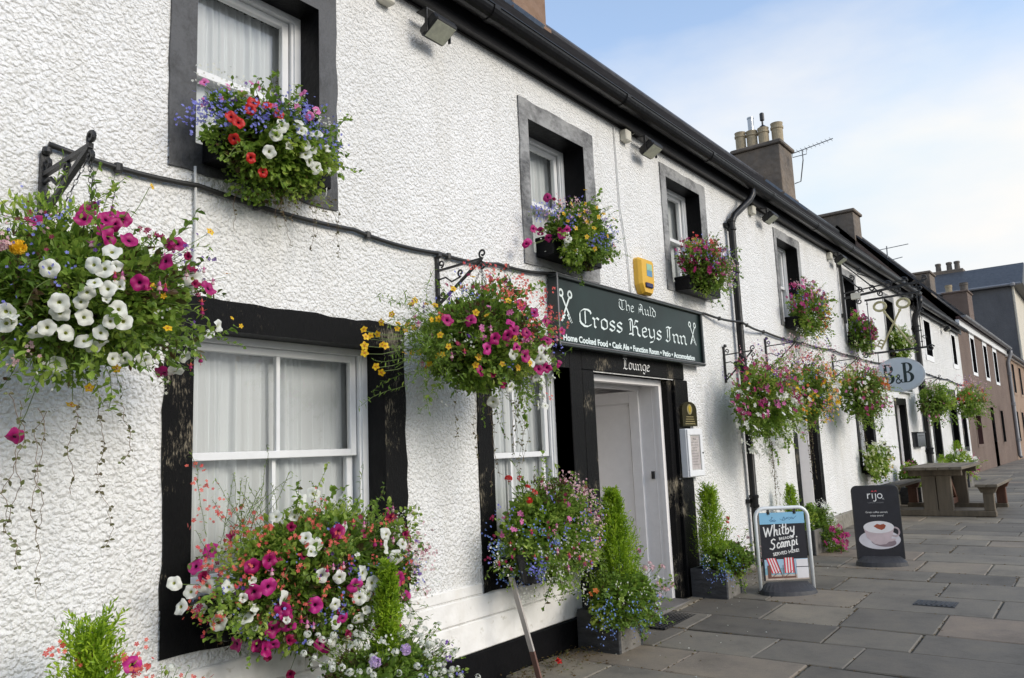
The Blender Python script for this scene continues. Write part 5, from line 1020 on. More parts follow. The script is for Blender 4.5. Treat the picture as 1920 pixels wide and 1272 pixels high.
basket('greenish hanging basket just right of the oval sign with few pale flowers', (18.9, -.36, 2.52), (17.75, -.36, 2.06), (.42, .32, .36), 2600, 6, ['broad', 'small'], None, {'pp': (12, .1, 1), 'sp': (3, -1, 0), 'al': (8, 0, 1)}, sprigs=60, K=14, k=1.3, tint=.45)
basket('farthest hanging basket, in front of the white house, with red and pink flowers', (23.68, -.36, 2.50), (22.4, -.36, 2.14), (.55, .34, .42), 2600, 7, ['broad', 'small'], None, {'sr': (9, .1, 1), 'sa': (10, 0, 1), 'sp': (6, -.9, .4), 'cr': (9, -.7, .7), 'or': (4, 0, 1)}, sprigs=60, K=14, k=1.4, tint=.55)

def window_box(label, x0, x1, zt, h, c, r, n, seed, types, blooms=None, smalls={}, vines=(), scale=1.0, sprigs=40, K=22, mat='black_reveal', y=(-.17, -.015), tint=.45, k=1.0):
    t = thing('window_box', label, 'window box', ((x0+x1)/2, -.1, zt-h), 'planted window boxes'); rng = np.random.default_rng(seed)
    mb = MB(); mb.bbox(x0, x1, y[0], y[1], zt-h, zt, .006); mb.bbox(x0-.01, x1+.01, y[0]-.01, y[1]+.0, zt-.025, zt+.005, .005); mb.build('trough', mat, t)
    foliage(t, rng, c, r, n, types, K=K, vines=vines, sprigs=sprigs, tint=tint, k=k)
    d = dict(blooms or {}); f_ = 1.3 if c[0] < 4 else 2.0 if blooms else 3.2
    for kd, v in smalls.items(): d[kd] = list(d.get(kd, []))+rand_pts(rng, c, r, int(v[0]*f_), *v[1:])
    put_blooms(t, d, c, r, seed+50, scale*(1 if c[0] < 6 else 1.15)); return t
wb1 = window_box('window box under the first upstairs window with red petunias, blue lobelia and white petunias', 1.97, 2.62, 2.93, .13, (2.25, -.18, 2.93), (.33, .18, .22), 6500, 11, ['small', 'round', 'broad', 'small'], B['WB1'],
    {'lo': (24, -.1, .9), 'pu': (6, .2, 1), 'al': (14, .3, 1), 'sp': (8, .2, 1)}, [(2.25+.035*k, -.18+.01*(k % 2), 2.75, .10+.07*((k*5) % 4), .35) for k in range(12)]+[(2.1, -.12, 2.78, .3, .3)], scale=.92, sprigs=50)
rng = np.random.default_rng(78); lv = Leaves()
for i in range(16): clump(lv, rng, (2.20+rng.random()*.32, -.20+rng.normal()*.02, 2.72+rng.random()*.17), (.055, .04, .055), 46, 'round', .72, k=.9)
mb = MB(); lv.to(mb); mb.build('ivy_leaves', 'leaf', wb1, tint=True)
lv = Leaves()
for i in range(13): clump(lv, rng, (1.94+rng.random()*.16, -.17+rng.normal()*.02, 2.93+rng.random()*.13), (.06, .05, .05), 60, 'fine', .4, k=.7)
mb = MB(); lv.to(mb); mb.build('foliage', 'leaf', wb1, tint=True)
window_box('window box above the sign board with magenta petunias on its left and yellow daisies', 4.67, 5.36, 2.96, .14, (5.00, -.18, 3.02), (.38, .19, .22), 5000, 12, ['small', 'broad', 'fine'], B['WB2'], {'lo': (16, -.2, .8), 'pu': (8, 0, 1), 'al': (6, -1, 0), 'pp': (14, .1, .9, (.95, 1.1), -1.2, -.3)}, [], scale=.95, sprigs=60)
window_box('window box right of the yellow alarm box with crimson flowers and a dark green trough', 7.0, 7.75, 3.02, .13, (7.33, -.18, 3.13), (.41, .19, .25), 4000, 13, ['broad', 'small', 'small'], None, {'sm': (12, -.5, .8, (.9, 1.1), -1.2, .1), 'dk': (9, -.2, .9, (.9, 1.1), -1.2, .2), 'sa': (7, .3, 1), 'sr': (2, .3, 1), 'lo': (14, -.3, .8), 'pp': (14, -.4, .8, (.9, 1.15), 0, 1.3), 'pu': (7, -.4, .8, (.9, 1.2), .2, 1.3), 'al': (7, -.6, .4)}, sprigs=80, k=1.0)
window_box('window box under the fourth upstairs window, red and yellow flowers trailing to its right', 10.2, 10.95, 2.98, .14, (10.60, -.18, 3.08), (.46, .20, .34), 3600, 14, ['broad', 'small', 'small'], None, {'sm': (10, -.1, .9, (.9, 1.1), -1.2, .1), 'sp': (10, 0, 1), 'yl': (12, -.9, .9, (.9, 1.1), -.1, 1.3), 'or': (6, -.8, .5, (.9, 1.1), 0, 1.3), 'lo': (14, -.1, .7), 'al': (8, -1, -.2), 'dk': (7, -.6, .8), 'pp': (12, .2, 1)}, sprigs=70, k=1.1)
window_box('small window box of bright magenta flowers behind the iron key sign', 13.2, 13.95, 3.02, .14, (13.42, -.15, 3.06), (.36, .18, .32), 2400, 15, ['broad', 'small'], None, {'sm': (24, -.6, .9, (.9, 1.1), -.7, 1.3), 'pu': (5, -.5, .6), 'cr': (7, -1, -.3)}, sprigs=24, k=1.3, tint=.3)
window_box('window box of white flowers seen through the crossed keys', 16.15, 16.85, 3.04, .14, (16.35, -.15, 3.13), (.34, .18, .32), 2100, 16, ['broad', 'small'], None, {'cr': (14, -.6, .9), 'sw': (14, -.6, .9)}, sprigs=20, k=1.5, tint=.5)

lb1 = window_box('big window box under the nearest ground floor window with coral, white and magenta flowers', 1.99, 3.08, .83, .17, (2.48, -.22, .87), (.52, .22, .31), 13000, 17, ['small', 'broad', 'small', 'fine', 'small'], B['LB1'],
    {'sa': (36, -.3, .7, (.95, 1.1), -1.2, .5), 'pm': (13, -.8, .7, (1, 1.05)), 'pw': (15, -.8, .7, (1, 1.05)), 'dk': (16, -.5, .8), 'lo': (16, -.8, .3), 'al': (26, -.7, .6, (.95, 1.2), .55, 1.3), 'pp': (20, -.5, .7, (.95, 1.2), .5, 1.3), 'pu': (12, -.9, .5), 'cr': (6, -.9, 0)}, [], sprigs=110, K=40, y=(-.22, -.015))
rng = np.random.default_rng(79); lv = Leaves(); st = MB()
for i in range(10): clump(lv, rng, (2.93+rng.random()*.14, -.24+rng.normal()*.03, .80+rng.random()*.28), (.07, .05, .07), 55, 'small', .6)
for i in range(30): sprig(lv, st, rng, (2.12+rng.normal()*.10, -.16+rng.normal()*.04, 1.02+rng.normal()*.05), (rng.normal()*.22-.08, rng.normal()*.12, 1), rng.uniform(.12, .40), 'fine', .5, 0, k=.7)
for i in range(12): sprig(lv, st, rng, (2.0+rng.normal()*.05, -.30+rng.normal()*.03, .88+rng.normal()*.05), (-1, -.3, -.1+rng.normal()*.2), rng.uniform(.10, .26), 'broad', .6, .03, k=.8)
for i in range(14): clump(lv, rng, (2.30+rng.random()*.35, -.36+rng.normal()*.02, .62+rng.random()*.2), (.07, .05, .07), 50, 'small', .45)
mb = MB(); lv.to(mb); mb.build('foliage', 'leaf', lb1, tint=True); st.build('stems', 'stem', lb1)
window_box('window box left of the main door with blue, white and pale pink flowers', 4.12, 5.0, .72, .16, (4.33, -.22, .88), (.42, .22, .31), 9000, 18, ['small', 'broad', 'lance', 'small'], B['LB2'],
    {'lo': (8, -.6, .9, (.95, 1.15), -.1, 1.3), 'dk': (8, -.4, .9), 'fu': (6, -.7, .5), 'sp': (8, -.4, .9), 'pp': (34, -.5, .9, (.95, 1.15), 0, 1.3), 'al': (30, -1, -.1), 'sk': (10, -.9, .2, (.95, 1.1), -1.3, -.4)}, [(4.2, -.42, .9, .45, .4)], sprigs=90, K=32, y=(-.22, -.015), tint=.55)
window_box('far ground floor window box with white and yellow flowers behind the coffee board', 13.4, 14.2, .97, .15, (13.45, -.18, 1.02), (.32, .18, .28), 1800, 19, ['broad', 'small'], None, {'cr': (20, -.5, .9), 'sw': (12, -.3, .9), 'yl': (8, -.8, .3, (.9, 1.1), 0, 1.3)}, sprigs=24, k=1.4, tint=.6)

# planters on the pavement
def planter(label, x0, x1, y0, y1, h, mat='planter_dark', front='planter_front'):
    z = gz(x0); t = thing('planter', label, 'planter', ((x0+x1)/2, (y0+y1)/2, z), 'square planters along the wall'); mb = MB()
    mb.bbox(x0, x0+.03, y0, y1, z-.01, z+h, .004); mb.bbox(x1-.03, x1, y0, y1, z-.01, z+h, .004); mb.bbox(x0+.03, x1-.03, y0+.002, y0+.03, z-.01, z+h-.001, .004, 1); mb.bbox(x0+.03, x1-.03, y1-.03, y1-.002, z-.01, z+h-.001, .004)
    mb.build('box', [mat, front], t); mb = MB(); mb.box(x0+.03, x1-.03, y0+.03, y1-.03, z+h-.12, z+h-.03); mb.build('soil', 'soil', t); return t
def conifer(label, x, y, z0, h, r, seed, n=2600, name='conifer_shrub', lean=(0, 0), top=.12, sparse=0):
    t = thing(name, label, 'conifer', (x, y, z0), 'small clipped conifers'); rng = np.random.default_rng(seed); lv = Leaves(); st = MB()
    for i in range(int(n/5)):
        u = rng.random()**.9; a = rng.uniform(0, 6.28); prof = 1.35*((1-u)**1.05+.04)*(.6+.4*min(1, u*5+.4)); rad = r*prof*rng.uniform(.5, 1.25)*(1+.30*math.sin(3*a+7*u+seed)) + .008
        p = np.array([x+lean[0]*u+math.cos(a)*rad*.35, y+lean[1]*u+math.sin(a)*rad*.35, z0+u*h*.97]); d = np.array([math.cos(a)*.55, math.sin(a)*.55, .95])+rng.normal(size=3)*.15
        ln = rad*.75+.035+top*.18*rng.random(); m = 14; T = np.clip(.45+rng.normal()*.28, 0, 1)
        s = np.linspace(.1, 1, m)[:, None]; P = p+unit(d)*ln*s+rng.normal(size=(m, 3))*.003
        D = unit(d)+rng.normal(size=(m, 3))*.55; lv.add(P, D, rng.normal(size=(m, 3)), .026*rng.uniform(.7, 1.2, m)*(h**.3), .0075, T+s[:, 0]*.25-.1+rng.normal(size=m)*.08)
    st.tube([(x, y, z0-.1), (x+lean[0]*.5, y+lean[1]*.5, z0+h*.5), (x+lean[0], y+lean[1], z0+h)], [.012, .008, .002], 6); st.build('trunk', 'stem_brown', t)
    mb = MB(); lv.to(mb); mb.build('crown', 'conifer', t, tint=True); return t
def bedding(label, parent_thing, c, r, n, seed, types, smalls, blooms=None, scale=1.0, sprigs=30, K=16, tint=.45, k=1.0, vines=()):
    rng = np.random.default_rng(seed); t = parent_thing; foliage(t, rng, c, r, n, types, K=K, sprigs=sprigs, tint=tint, k=k, vines=vines, core=True)
    d = dict(blooms or {})
    for kd, v in smalls.items(): d[kd] = list(d.get(kd, []))+rand_pts(rng, c, r, int(v[0]*(1.8 if c[0] > 9 else 1)), *v[1:])
    put_blooms(t, d, c, r, seed+50, scale)
pA = planter('dark planter left of the main door with pale pink geraniums and blue lobelia', 4.90, 5.24, -.40, -.06, .27)
bedding('', pA, (5.05, -.34, .34), (.34, .22, .21), 5200, 31, ['round', 'small', 'broad', 'small'], {'sk': (26, -1, .2, (.95, 1.15), -1.3, .2), 'al': (12, -.6, .6), 'gp': (14, -.1, .8, (1.0, 1.3), .3, 1.3)}, {'gk': [(5.46, -.28, .62)], 'or': [(4.70, -.36, .45), (4.68, -.33, .43)]}, sprigs=60, K=22)
conifer('tall yellow green conifer in the planter left of the main door', 5.12, -.28, .26, .82, .18, 32, 5600)
pB = planter('dark planter right of the main door with red geraniums and blue lobelia', 6.84, 7.18, -.38, -.04, .25)
bedding('', pB, (7.08, -.27, .34), (.31, .21, .17), 4200, 33, ['round', 'small', 'broad'], {'sk': (24, -1, .4, (.95, 1.15), -1.3, -.1), 'al': (5, -.6, .6), 'gp': (16, -.3, .7, (1.1, 1.7), .55, 1.3)}, {'ge': [(7.20, -.28, .60), (7.26, -.26, .70), (7.29, -.24, .66), (7.10, -.24, .62)]}, scale=.9, sprigs=40, K=16)
conifer('conifer with a forked top in the planter right of the main door', 7.0, -.20, .28, .70, .14, 34, 3200, top=.4)
pC = planter('planter hidden behind the seafood board, white flowers spilling out', 9.35, 9.72, -.40, -.05, .28)
bedding('', pC, (9.75, -.28, .42), (.26, .18, .22), 1800, 35, ['small', 'round'], {'al': (40, -.8, .9, (.95, 1.2), -.3, 1.3), 'sw': (12, -.8, .9, (.95, 1.2), -.2, 1.3)}, sprigs=30, K=14)
bedding('', pC, (9.72, -.50, .22), (.16, .12, .17), 500, 36, ['small'], {'sm': (24, -.5, .9, (.9, 1.25))}, scale=1.2, sprigs=14, K=8)
conifer('small conifer poking up behind the seafood board', 9.20, -.22, .30, .58, .12, 37, 1600)
pD = planter('planter at the bottom left corner of the view with coral flowers', 1.18, 1.66, -.66, -.30, .26)
bedding('', pD, (1.52, -.46, .50), (.20, .14, .12), 1500, 38, ['fine', 'small'], {'sa': (14, 0, 1, (.95, 1.3)), 'al': (6, 0, 1)}, B['PD'], sprigs=70, K=14)
conifer('bright green conifer at the bottom left corner of the view', 1.33, -.46, .10, .74, .11, 39, 4200, top=.6)
pE = planter('planter below the nearest window, full of round white flower heads', 2.38, 2.80, -.68, -.34, .22)
bedding('', pE, (2.58, -.53, .38), (.33, .18, .20), 5200, 40, ['fine', 'small', 'small'], {'aw': (44, -.3, .95), 'al': (30, -.4, 1), 'pu': (8, -.6, .6), 'lo': (4, -.6, .3)}, B['PE'], sprigs=90, K=22)
conifer('slim conifer rising from the white flowers below the nearest window', 2.60, -.56, .24, .66, .055, 41, 2600)
pF = planter('far planter with pink geraniums by the far side door', 15.5, 15.9, -.40, -.05, .3)
bedding('', pF, (15.6, -.22, .68), (.22, .18, .24), 900, 42, ['round', 'broad'], {'sp': (12, .2, 1), 'sa': (6, .2, 1), 'sw': (8, -1, .1)}, sprigs=12, K=10, k=1.6)
pG = planter('farthest planter behind the picnic table with white, red and purple flowers', 19.6, 20.2, -.60, -.15, .35)
bedding('', pG, (19.9, -.42, .72), (.50, .28, .26), 1700, 43, ['round', 'broad'], {'sw': (34, .1, 1, (.9, 1.1), -1.3, .3), 'sr': (8, .2, 1, (1, 1.3), .3, 1.3), 'sp': (10, .2, 1, (1, 1.3), .3, 1.3), 'sm': (26, -1, -.1), 'pp': (12, -1, 0)}, scale=1.3, sprigs=20, K=12, k=1.8, tint=.6)
conifer('farthest yellowish conifer behind the picnic table', 20.3, -.32, .6, .62, .25, 44, 900)
conifer('small light green conifer behind the picnic table, left of the white flowers', 18.4, -.32, .45, .50, .22, 45, 700)

# leaning stake with the pot of purple lobelia
stk = thing('wooden_stake', 'thin weathered wooden stake leaning against the white base course', 'stake', (4.08, -.30, 0))
mb = MB(); mb.beam((4.085, -.315, -.01), (4.05, -.285, .19), .036, .014); mb.build('lower_end', 'stake_low', stk); mb = MB(); mb.beam((4.05, -.285, .19), (3.955, -.22, .64), .034, .014); mb.build('shaft', 'stake_wood', stk)
lp = thing('lobelia_pot', 'small black pot of purple lobelia above the wooden stake', 'plant pot', (4.02, -.32, .62))
mb = MB(); mb.lathe((4.04, -.30, .60), [(.05, 0), (.055, .01), (.085, .15), (.09, .155), (.09, .175), (.078, .175), (.075, .15)], 18); mb.build('pot', 'lamp_body', lp)
mb = MB(); mb.tube([(4.12, -.30, .77), (4.13, -.34, .86), (4.07, -.34, .93), (3.99, -.30, .90), (3.96, -.30, .77)], .003, 5); mb.build('handle', 'lamp_body', lp)
rng = np.random.default_rng(5); foliage(lp, rng, (4.0, -.38, .72), (.075, .05, .05), 260, ['small'], K=6, sprigs=6); mb = MB(); florets(mb, rng, [tuple(np.array([3.995, -.41, .70])+rng.normal(size=3)*np.array([.035, .015, .028])) for _ in range(46)], .0075, 5, .012, (-.3, -1, .4)); kind(mb.build('lobelia_flowers', 'p_lobelia', lp, tint=True), 'stuff')

# dead leaves and petals by the wall
rng = np.random.default_rng(6); lv = Leaves(); n = 520; P = np.stack([rng.normal(size=n)*.42+4.55, -.05-np.abs(rng.normal(size=n))*.16, np.zeros(n)+.004+rng.random(n)*.03], 1); P2 = np.stack([rng.uniform(3.5, 9.5, 70), -rng.uniform(.05, 1.0, 70), np.zeros(70)], 1); P2[:, 2] = [gz(a)+.004 for a in P2[:, 0]]
P3 = np.stack([rng.normal(size=90)*.2+8.1, -.05-np.abs(rng.normal(size=90))*.12, np.zeros(90)+.075+rng.random(90)*.03], 1)
P = np.concatenate([P, P2, P3]); m = len(P); lv.add(P, rng.normal(size=(m, 3))*np.array([1, 1, .2]), rng.normal(size=(m, 3))*.4+np.array([0, 0, 1]), .022*rng.uniform(.5, 1.3, m), .012, rng.random(m)); mb = MB(); lv.to(mb); kind(mb.build('fallen_leaves', 'leaf_dry', tint=True), 'stuff')
mb = MB(); florets(mb, rng, [(rng.uniform(4.5, 8.8), -rng.uniform(.15, 1.1), 0) for _ in range(34)], .007, 1, 0, (0, 0, 1)); mb.v = [(a, b, gz(a)+.006+abs(z)) for a, b, z in mb.v]; kind(mb.build('fallen_petals', 'p_white', tint=True), 'stuff')
mb = MB(); florets(mb, rng, [(4.42, -.22, .05)], .022, 4, .008, (0, -.6, 1)); kind(mb.build('fallen_red_flower', 'p_red', tint=True), 'stuff')
mb = MB(); florets(mb, rng, [(7.35, -.62, .055)], .016, 8, .015, (0, -.4, 1)); kind(mb.build('fallen_pale_petals', 'p_cream', tint=True), 'stuff')

# rubber door mat and drain cover
mt = thing('door_mat', 'black rubber honeycomb mat in front of the main door', 'door mat', (5.95, -.22, 0)); mb = MB()
for i in range(15): mb.box(5.68+i*.043, 5.692+i*.043, -.345, -.115, .002, .016)
for j in range(7): mb.box(5.68, 6.294, -.345+j*.0365, -.334+j*.0365, .0025, .0155)
mb.build('mesh', 'mat_rubber', mt)
dr = thing('drain_cover', 'small slotted iron cover set into the flagstones', 'drain cover', (7.3, -1.95, gz(7.3))); mb = MB(); z = gz(7.3)+.003; mb.box(7.19, 7.41, -2.10, -1.80, z-.01, z+.002)
for k in range(8): mb.box(7.21, 7.39, -2.085+k*.036, -2.07+k*.036, z+.002, z+.007)
mb.build('grate', 'planter_dark', dr)

# ------------------------------------------------------------------ pavement boards
def tubeframe(mb, hw, h, rc, r, m=0, z0=0):
    P = [(-hw, 0, z0), (-hw, 0, h-rc)]+[(-hw+rc-rc*math.cos(a), 0, h-rc+rc*math.sin(a)) for a in np.linspace(.2, math.pi/2, 6)]+[(hw-rc+rc*math.sin(a), 0, h-rc+rc*math.cos(a)) for a in np.linspace(0, math.pi/2-.2, 6)]+[(hw, 0, h-rc), (hw, 0, z0)]
    mb.tube(P, r, 10, m)
def rotthing(name, label, cat, loc, P0, P1):
    a = math.atan2(P1[1]-P0[1], P1[0]-P0[0]); return thing(name, label, cat, loc, None, a) if a else None
def halfbase(mb, hw, d, h0, h1):                # rubber base with rounded sides, thicker in the middle
    n = 28; low = []; up = []
    for k in range(n):
        a = 2*math.pi*k/n; x, y = hw*math.copysign(abs(math.cos(a))**.9, math.cos(a)), d*math.copysign(abs(math.sin(a))**.8, math.sin(a)); low.append((x, y, 0)); up.append((x*.96, y*.93, h0))
    c = [(x*.75, y*.18, h1) for x, y, z in up]; mb.add(low+up+c, [(k, (k+1) % n, (k+1) % n+n, k+n) for k in range(n)]+[(k+n, (k+1) % n+n, (k+1) % n+2*n, k+2*n) for k in range(n)]+[tuple(range(2*n, 3*n))])
wbd = rotthing('pavement_sign', 'white framed swinging pavement board advertising seafood with striped deckchairs', 'pavement sign', (7.33, -.745, .04), (7.17, -.54), (7.49, -.95))
mb = MB(); halfbase(mb, .262, .17, .035, .10); mb.build('base', 'rubber', wbd)
mb = MB(); tubeframe(mb, .240, .755, .085, .017, z0=.03); mb.build('frame', 'board_white', wbd, smooth=True)
mb = MB(); mb.box(-.205, .205, -.006, .006, .115, .715); pn = mb.build('panel', 'board_black', wbd)
mb = MB(); mb.box(-.205, .205, -.0075, -.006, .613, .715); mb.build('header', 'board_blue', pn)
for x in (-.12, .12): mb = MB(); mb.box(x-.009, x+.009, -.012, .012, .70, .765); mb.lathe((x, 0, .70), [(.016, 0), (.016, .02)], 10); mb.build('clip', 'iron', wbd)
mb = MB(); mb.box(-.19, .205, -.0072, -.006, .118, .30); mb.build('picture', 'print_sky', pn)
mb = MB(); mb.box(-.19, .205, -.0082, -.0072, .118, .165); mb.build('sand', 'print_sand', pn); mb = MB(); mb.box(-.19, .085, -.0080, -.0072, .168, .225); mb.build('sea', 'print_sea', pn)
mb = MB(); mb.box(.098, .203, -.0092, -.0082, .13, .225); mb.box(.098, .203, -.0092, -.0082, .232, .295); mb.build('beach_hut', 'print_white', pn); mb = MB(); mb.box(.095, .205, -.0096, -.0086, .2255, .2315); mb.build('railing', 'board_black', pn)
for cx, tl in ((-.085, -.045), (.03, -.0)):
    mb = MB(); w0 = .042
    for k in range(7):
        a = -w0+k*2*w0/7; b = a+2*w0/7; mb.add([(cx+a+tl, -.0098, .312), (cx+b+tl, -.0098, .312), (cx+b*1.05, -.0098, .178), (cx+a*1.05, -.0098, .178)], [(0, 1, 2, 3)], k % 2)
    o_ = len(mb.v); mb.box(cx-.055+tl*.6, cx-.052, -.0105, -.0098, .135, .25, 2); mb.beam((cx-.055, -.0102, .135), (cx+.03, -.0102, .20), .0008, .004, 2); mb.beam((cx+.055, -.0102, .135), (cx+.045+tl, -.0102, .31), .0008, .005, 2); mb.box(cx-.05, cx+.055, -.0105, -.0098, .135, .15, 3)
    mb.build('deckchair_print', ['print_red', 'print_white', 'print_brown', 'print_brown'], pn)
WG = {'W': (1.0, [[(0, 1), (.16, .06), (.42, .85), (.56, .08), (.92, 1.05)]]), 'h': (.55, [[(.12, 1.1), (.02, 0)], [(.04, .3), (.22, .58), (.34, .5), (.30, .1), (.42, .03)]]), 'i': (.28, [[(.06, .6), (.02, .1), (.14, .03)], [(.10, .84), (.13, .9)]]), 't': (.36, [[(.16, 1.0), (.06, .12), (.20, .03)], [(0, .66), (.30, .70)]]),
      'b': (.52, [[(.12, 1.1), (.02, .05), (.24, .02), (.38, .28), (.28, .52), (.06, .38)]]), 'y': (.55, [[(.04, .58), (.08, .18), (.22, .12), (.36, .35)], [(.40, .6), (.32, -.15), (.12, -.38), (-.05, -.22)]]),
      'S': (.78, [[(.66, .95), (.48, 1.08), (.22, .95), (.20, .72), (.50, .48), (.50, .18), (.26, -.03), (-.05, .12)]]), 'c': (.44, [[(.36, .5), (.22, .58), (.04, .34), (.08, .06), (.22, .02), (.40, .14)]]), 'a': (.52, [[(.36, .52), (.20, .58), (.03, .3), (.10, .03), (.30, .2), (.38, .55), (.34, .08), (.48, .04)]]),
      'm': (.82, [[(.06, .56), (.02, .02)], [(.05, .34), (.20, .56), (.32, .48), (.28, .02)], [(.31, .34), (.46, .56), (.58, .48), (.55, .08), (.68, .04)]]), 'p': (.56, [[(.10, .58), (-.02, -.42)], [(.08, .4), (.24, .58), (.40, .4), (.30, .05), (.06, .08)]])}
def pentext(mb, body, x, z, s, y, r, rot=0, shear=.12, sx=1.0, m=0):
    cx = 0
    for c in body:
        ca, sa = math.cos(rot), math.sin(rot); pen(mb, WG[c][1], x+cx*s*sx*ca, z+cx*s*sx*sa, s, y, r, m, shear, sx, rot); cx += WG[c][0]
mb = MB(); pentext(mb, 'Whitby', -.172, .495, .092, -.0066, .0058, rot=.13, sx=.98); pentext(mb, 'Scampi', -.125, .388, .080, -.0066, .0056, rot=.14, sx=.97); mb.build('lettering', 'paint_white', pn)
text('BREADED', .034, -.04, -.0066, .468, 'paint_white', pn, 'lettering', rot=.12, sx=.95, ext=.0004, off=.0004)
text('SERVED HERE!', .040, -.105, -.0066, .330, 'paint_white', pn, 'lettering', rot=.13, sx=.97, ext=.0004, off=.0006)
mb = MB(); rn = random.Random(3); pen(mb, [[(-.02+.014*k, .648+.012*((k*7) % 3-1)*(1 if k % 2 else -1)*.8+.002*k) for k in range(12)], [(.005, .645), (.02, .675), (.03, .65), (.05, .662), (.07, .648), (.09, .67), (.11, .655)]], 0, 0, 1, -.0078, .0018)
pen(mb, [[(-.115, .645), (-.10, .652), (-.085, .645), (-.07, .65), (-.055, .642)], [(-.108, .635), (-.088, .640), (-.062, .634)], [(-.098, .655), (-.09, .675), (-.083, .668)]], 0, 0, 1, -.0078, .0026); mb.build('header_script', 'print_blue', pn)
# coffee board
cb = rotthing('pavement_sign', 'black pavement board showing a white coffee cup with a heart in the foam', 'pavement sign', (9.0, -1.17, .075), (8.93, -.94), (9.10, -1.38))
mb = MB(); halfbase(mb, .252, .16, .05, .10); mb.build('base', 'rubber', cb)
def rrect(hw, z0, z1, rc, n=6):
    P = [(-hw, z0), (hw, z0)]+[(hw-rc+rc*math.cos(a), z1-rc+rc*math.sin(a)) for a in np.linspace(0, math.pi/2, n)]+[(-hw+rc+rc*math.cos(a), z1-rc+rc*math.sin(a)) for a in np.linspace(math.pi/2, math.pi, n)]; return P
mb = MB(); mb.prism(rrect(.222, .07, .815, .05), -.008, .008); pn = mb.build('panel', 'board_black', cb)
mb = MB(); P = rrect(.222, .07, .815, .05); mb.tube([(x, 0, z) for x, z in P[1:]+[P[0]]], .010, 6); mb.build('edge', 'lamp_body', cb)
y = -.0085
mb = MB(); mb.prism(ell(.003, .268, .20, .098), y, y-.0006); mb.build('saucer', 'print_saucer', pn); mb = MB(); mb.prism(ell(.04, .245, .12, .05, tilt=-.1), y-.0006, y-.0010); mb.build('saucer_shadow', 'print_shade', pn)
mb = MB(); E = ell(.155, .345, .042, .045, 20)
for a, b in zip(E, E[1:]+E[:1]): pen(mb, [[a, b]], 0, 0, 1, y-.0012, .008)
mb.build('cup_handle', 'print_cup', pn)
cup = [(-.142, .385)]+[(-.142+.30*t_**1.0*0+.03*math.sin(t_*1.5), .385-.16*t_) for t_ in (.3, .6)]+[(-.085, .26), (-.05, .225), (0, .215), (.06, .222), (.10, .255), (.13, .31), (.15, .385)]
mb = MB(); mb.prism(cup, y-.0014, y-.0020); mb.build('cup', 'print_cup', pn); mb = MB(); mb.prism(ell(.004, .395, .147, .062), y-.0022, y-.0028); mb.build('foam', 'print_white', pn)
mb = MB(); mb.prism([(-.045, .405), (-.01, .428), (.02, .420), (.055, .428), (.075, .41), (.06, .38), (.03, .365), (-.01, .38)], y-.0030, y-.0034); mb.build('heart', 'print_heart', pn)
mb = MB(); mb.prism(ell(.11, .262, .05, .014, 14, tilt=.2), y-.0036, y-.0040); mb.build('spoon_print', 'print_cup', pn)
mb = MB(); pen(mb, [[(-.072, .69), (-.072, .738)], [(-.072, .72), (-.058, .736), (-.046, .736)], [(-.026, .69), (-.026, .738)], [(.006, .738), (.006, .672), (-.006, .660), (-.02, .664)]]+[[(.046+.022*math.cos(a), .714+.023*math.sin(a)) for a in np.linspace(0, 6.3, 14)]], 0, 0, 1, y, .0045)
mb.build('lettering', 'paint_white', pn); mb = MB(); pen(mb, [[(-.03, .758), (-.022, .768), (-.014, .758)], [(.002, .76), (.010, .77), (.018, .762)]], 0, 0, 1, y, .004); mb.build('accent', 'print_red', pn)
text('42', .02, .066, y, .678, 'paint_white', pn, 'lettering', ext=.0003); text('COFFEE & VENDING', .017, 0, y, .640, 'pipe_grey', pn, 'lettering', align='CENTER', ext=.0003)
text('Great coffee served,', .026, 0, y, .540, 'paint_white', pn, 'lettering', align='CENTER', ext=.0003); text('enjoy yours!', .026, 0, y, .505, 'paint_white', pn, 'lettering', align='CENTER', ext=.0003)

# ------------------------------------------------------------------ picnic table
pt = thing('picnic_table', 'weathered wooden picnic table with two fixed benches on the pavement', 'picnic table', (14.3, -.97, gz(14)))
z = gz(14); xa, xb = 13.62, 15.25
mb = MB()
for k in range(5): mb.bbox(xa-.22, xb+.15, -1.37+k*.162, -1.37+k*.162+.156, z+.695, z+.74, .006)
mb.build('tabletop', 'wood_weathered', pt)
for X in (xa+.02, xb-.1): mb = MB(); mb.bbox(X-.03, X+.045, -1.33, -.60, z+.60, z+.69, .006); mb.build('apron', 'wood_side', pt)
for X in (xa, xb-.12): mb = MB(); mb.bbox(X-.02, X+.09, -1.17, -.975, z+.05, z+.60, .006); mb.bbox(X-.02, X+.09, -.965, -.77, z+.05, z+.60, .006); mb.build('leg', 'wood_side', pt)
mb = MB(); mb.beam((xa+.1, -.97, z+.16), (xa+.75, -.97, z+.66), .08, .07); mb.beam((xb-.15, -.97, z+.16), (xb-.75, -.97, z+.66), .08, .07); mb.build('brace', 'wood_reddish', pt)
for X in (xa, xb-.12): mb = MB(); mb.bbox(X-.025, X+.10, -1.72, -.24, z-.0, z+.085, .008); mb.build('foot_rail', 'wood_side', pt)
mb = MB(); mb.bbox(xa+.1, xb-.12, -1.02, -.92, z+.10, z+.19, .006); mb.build('stretcher', 'wood_reddish', pt)
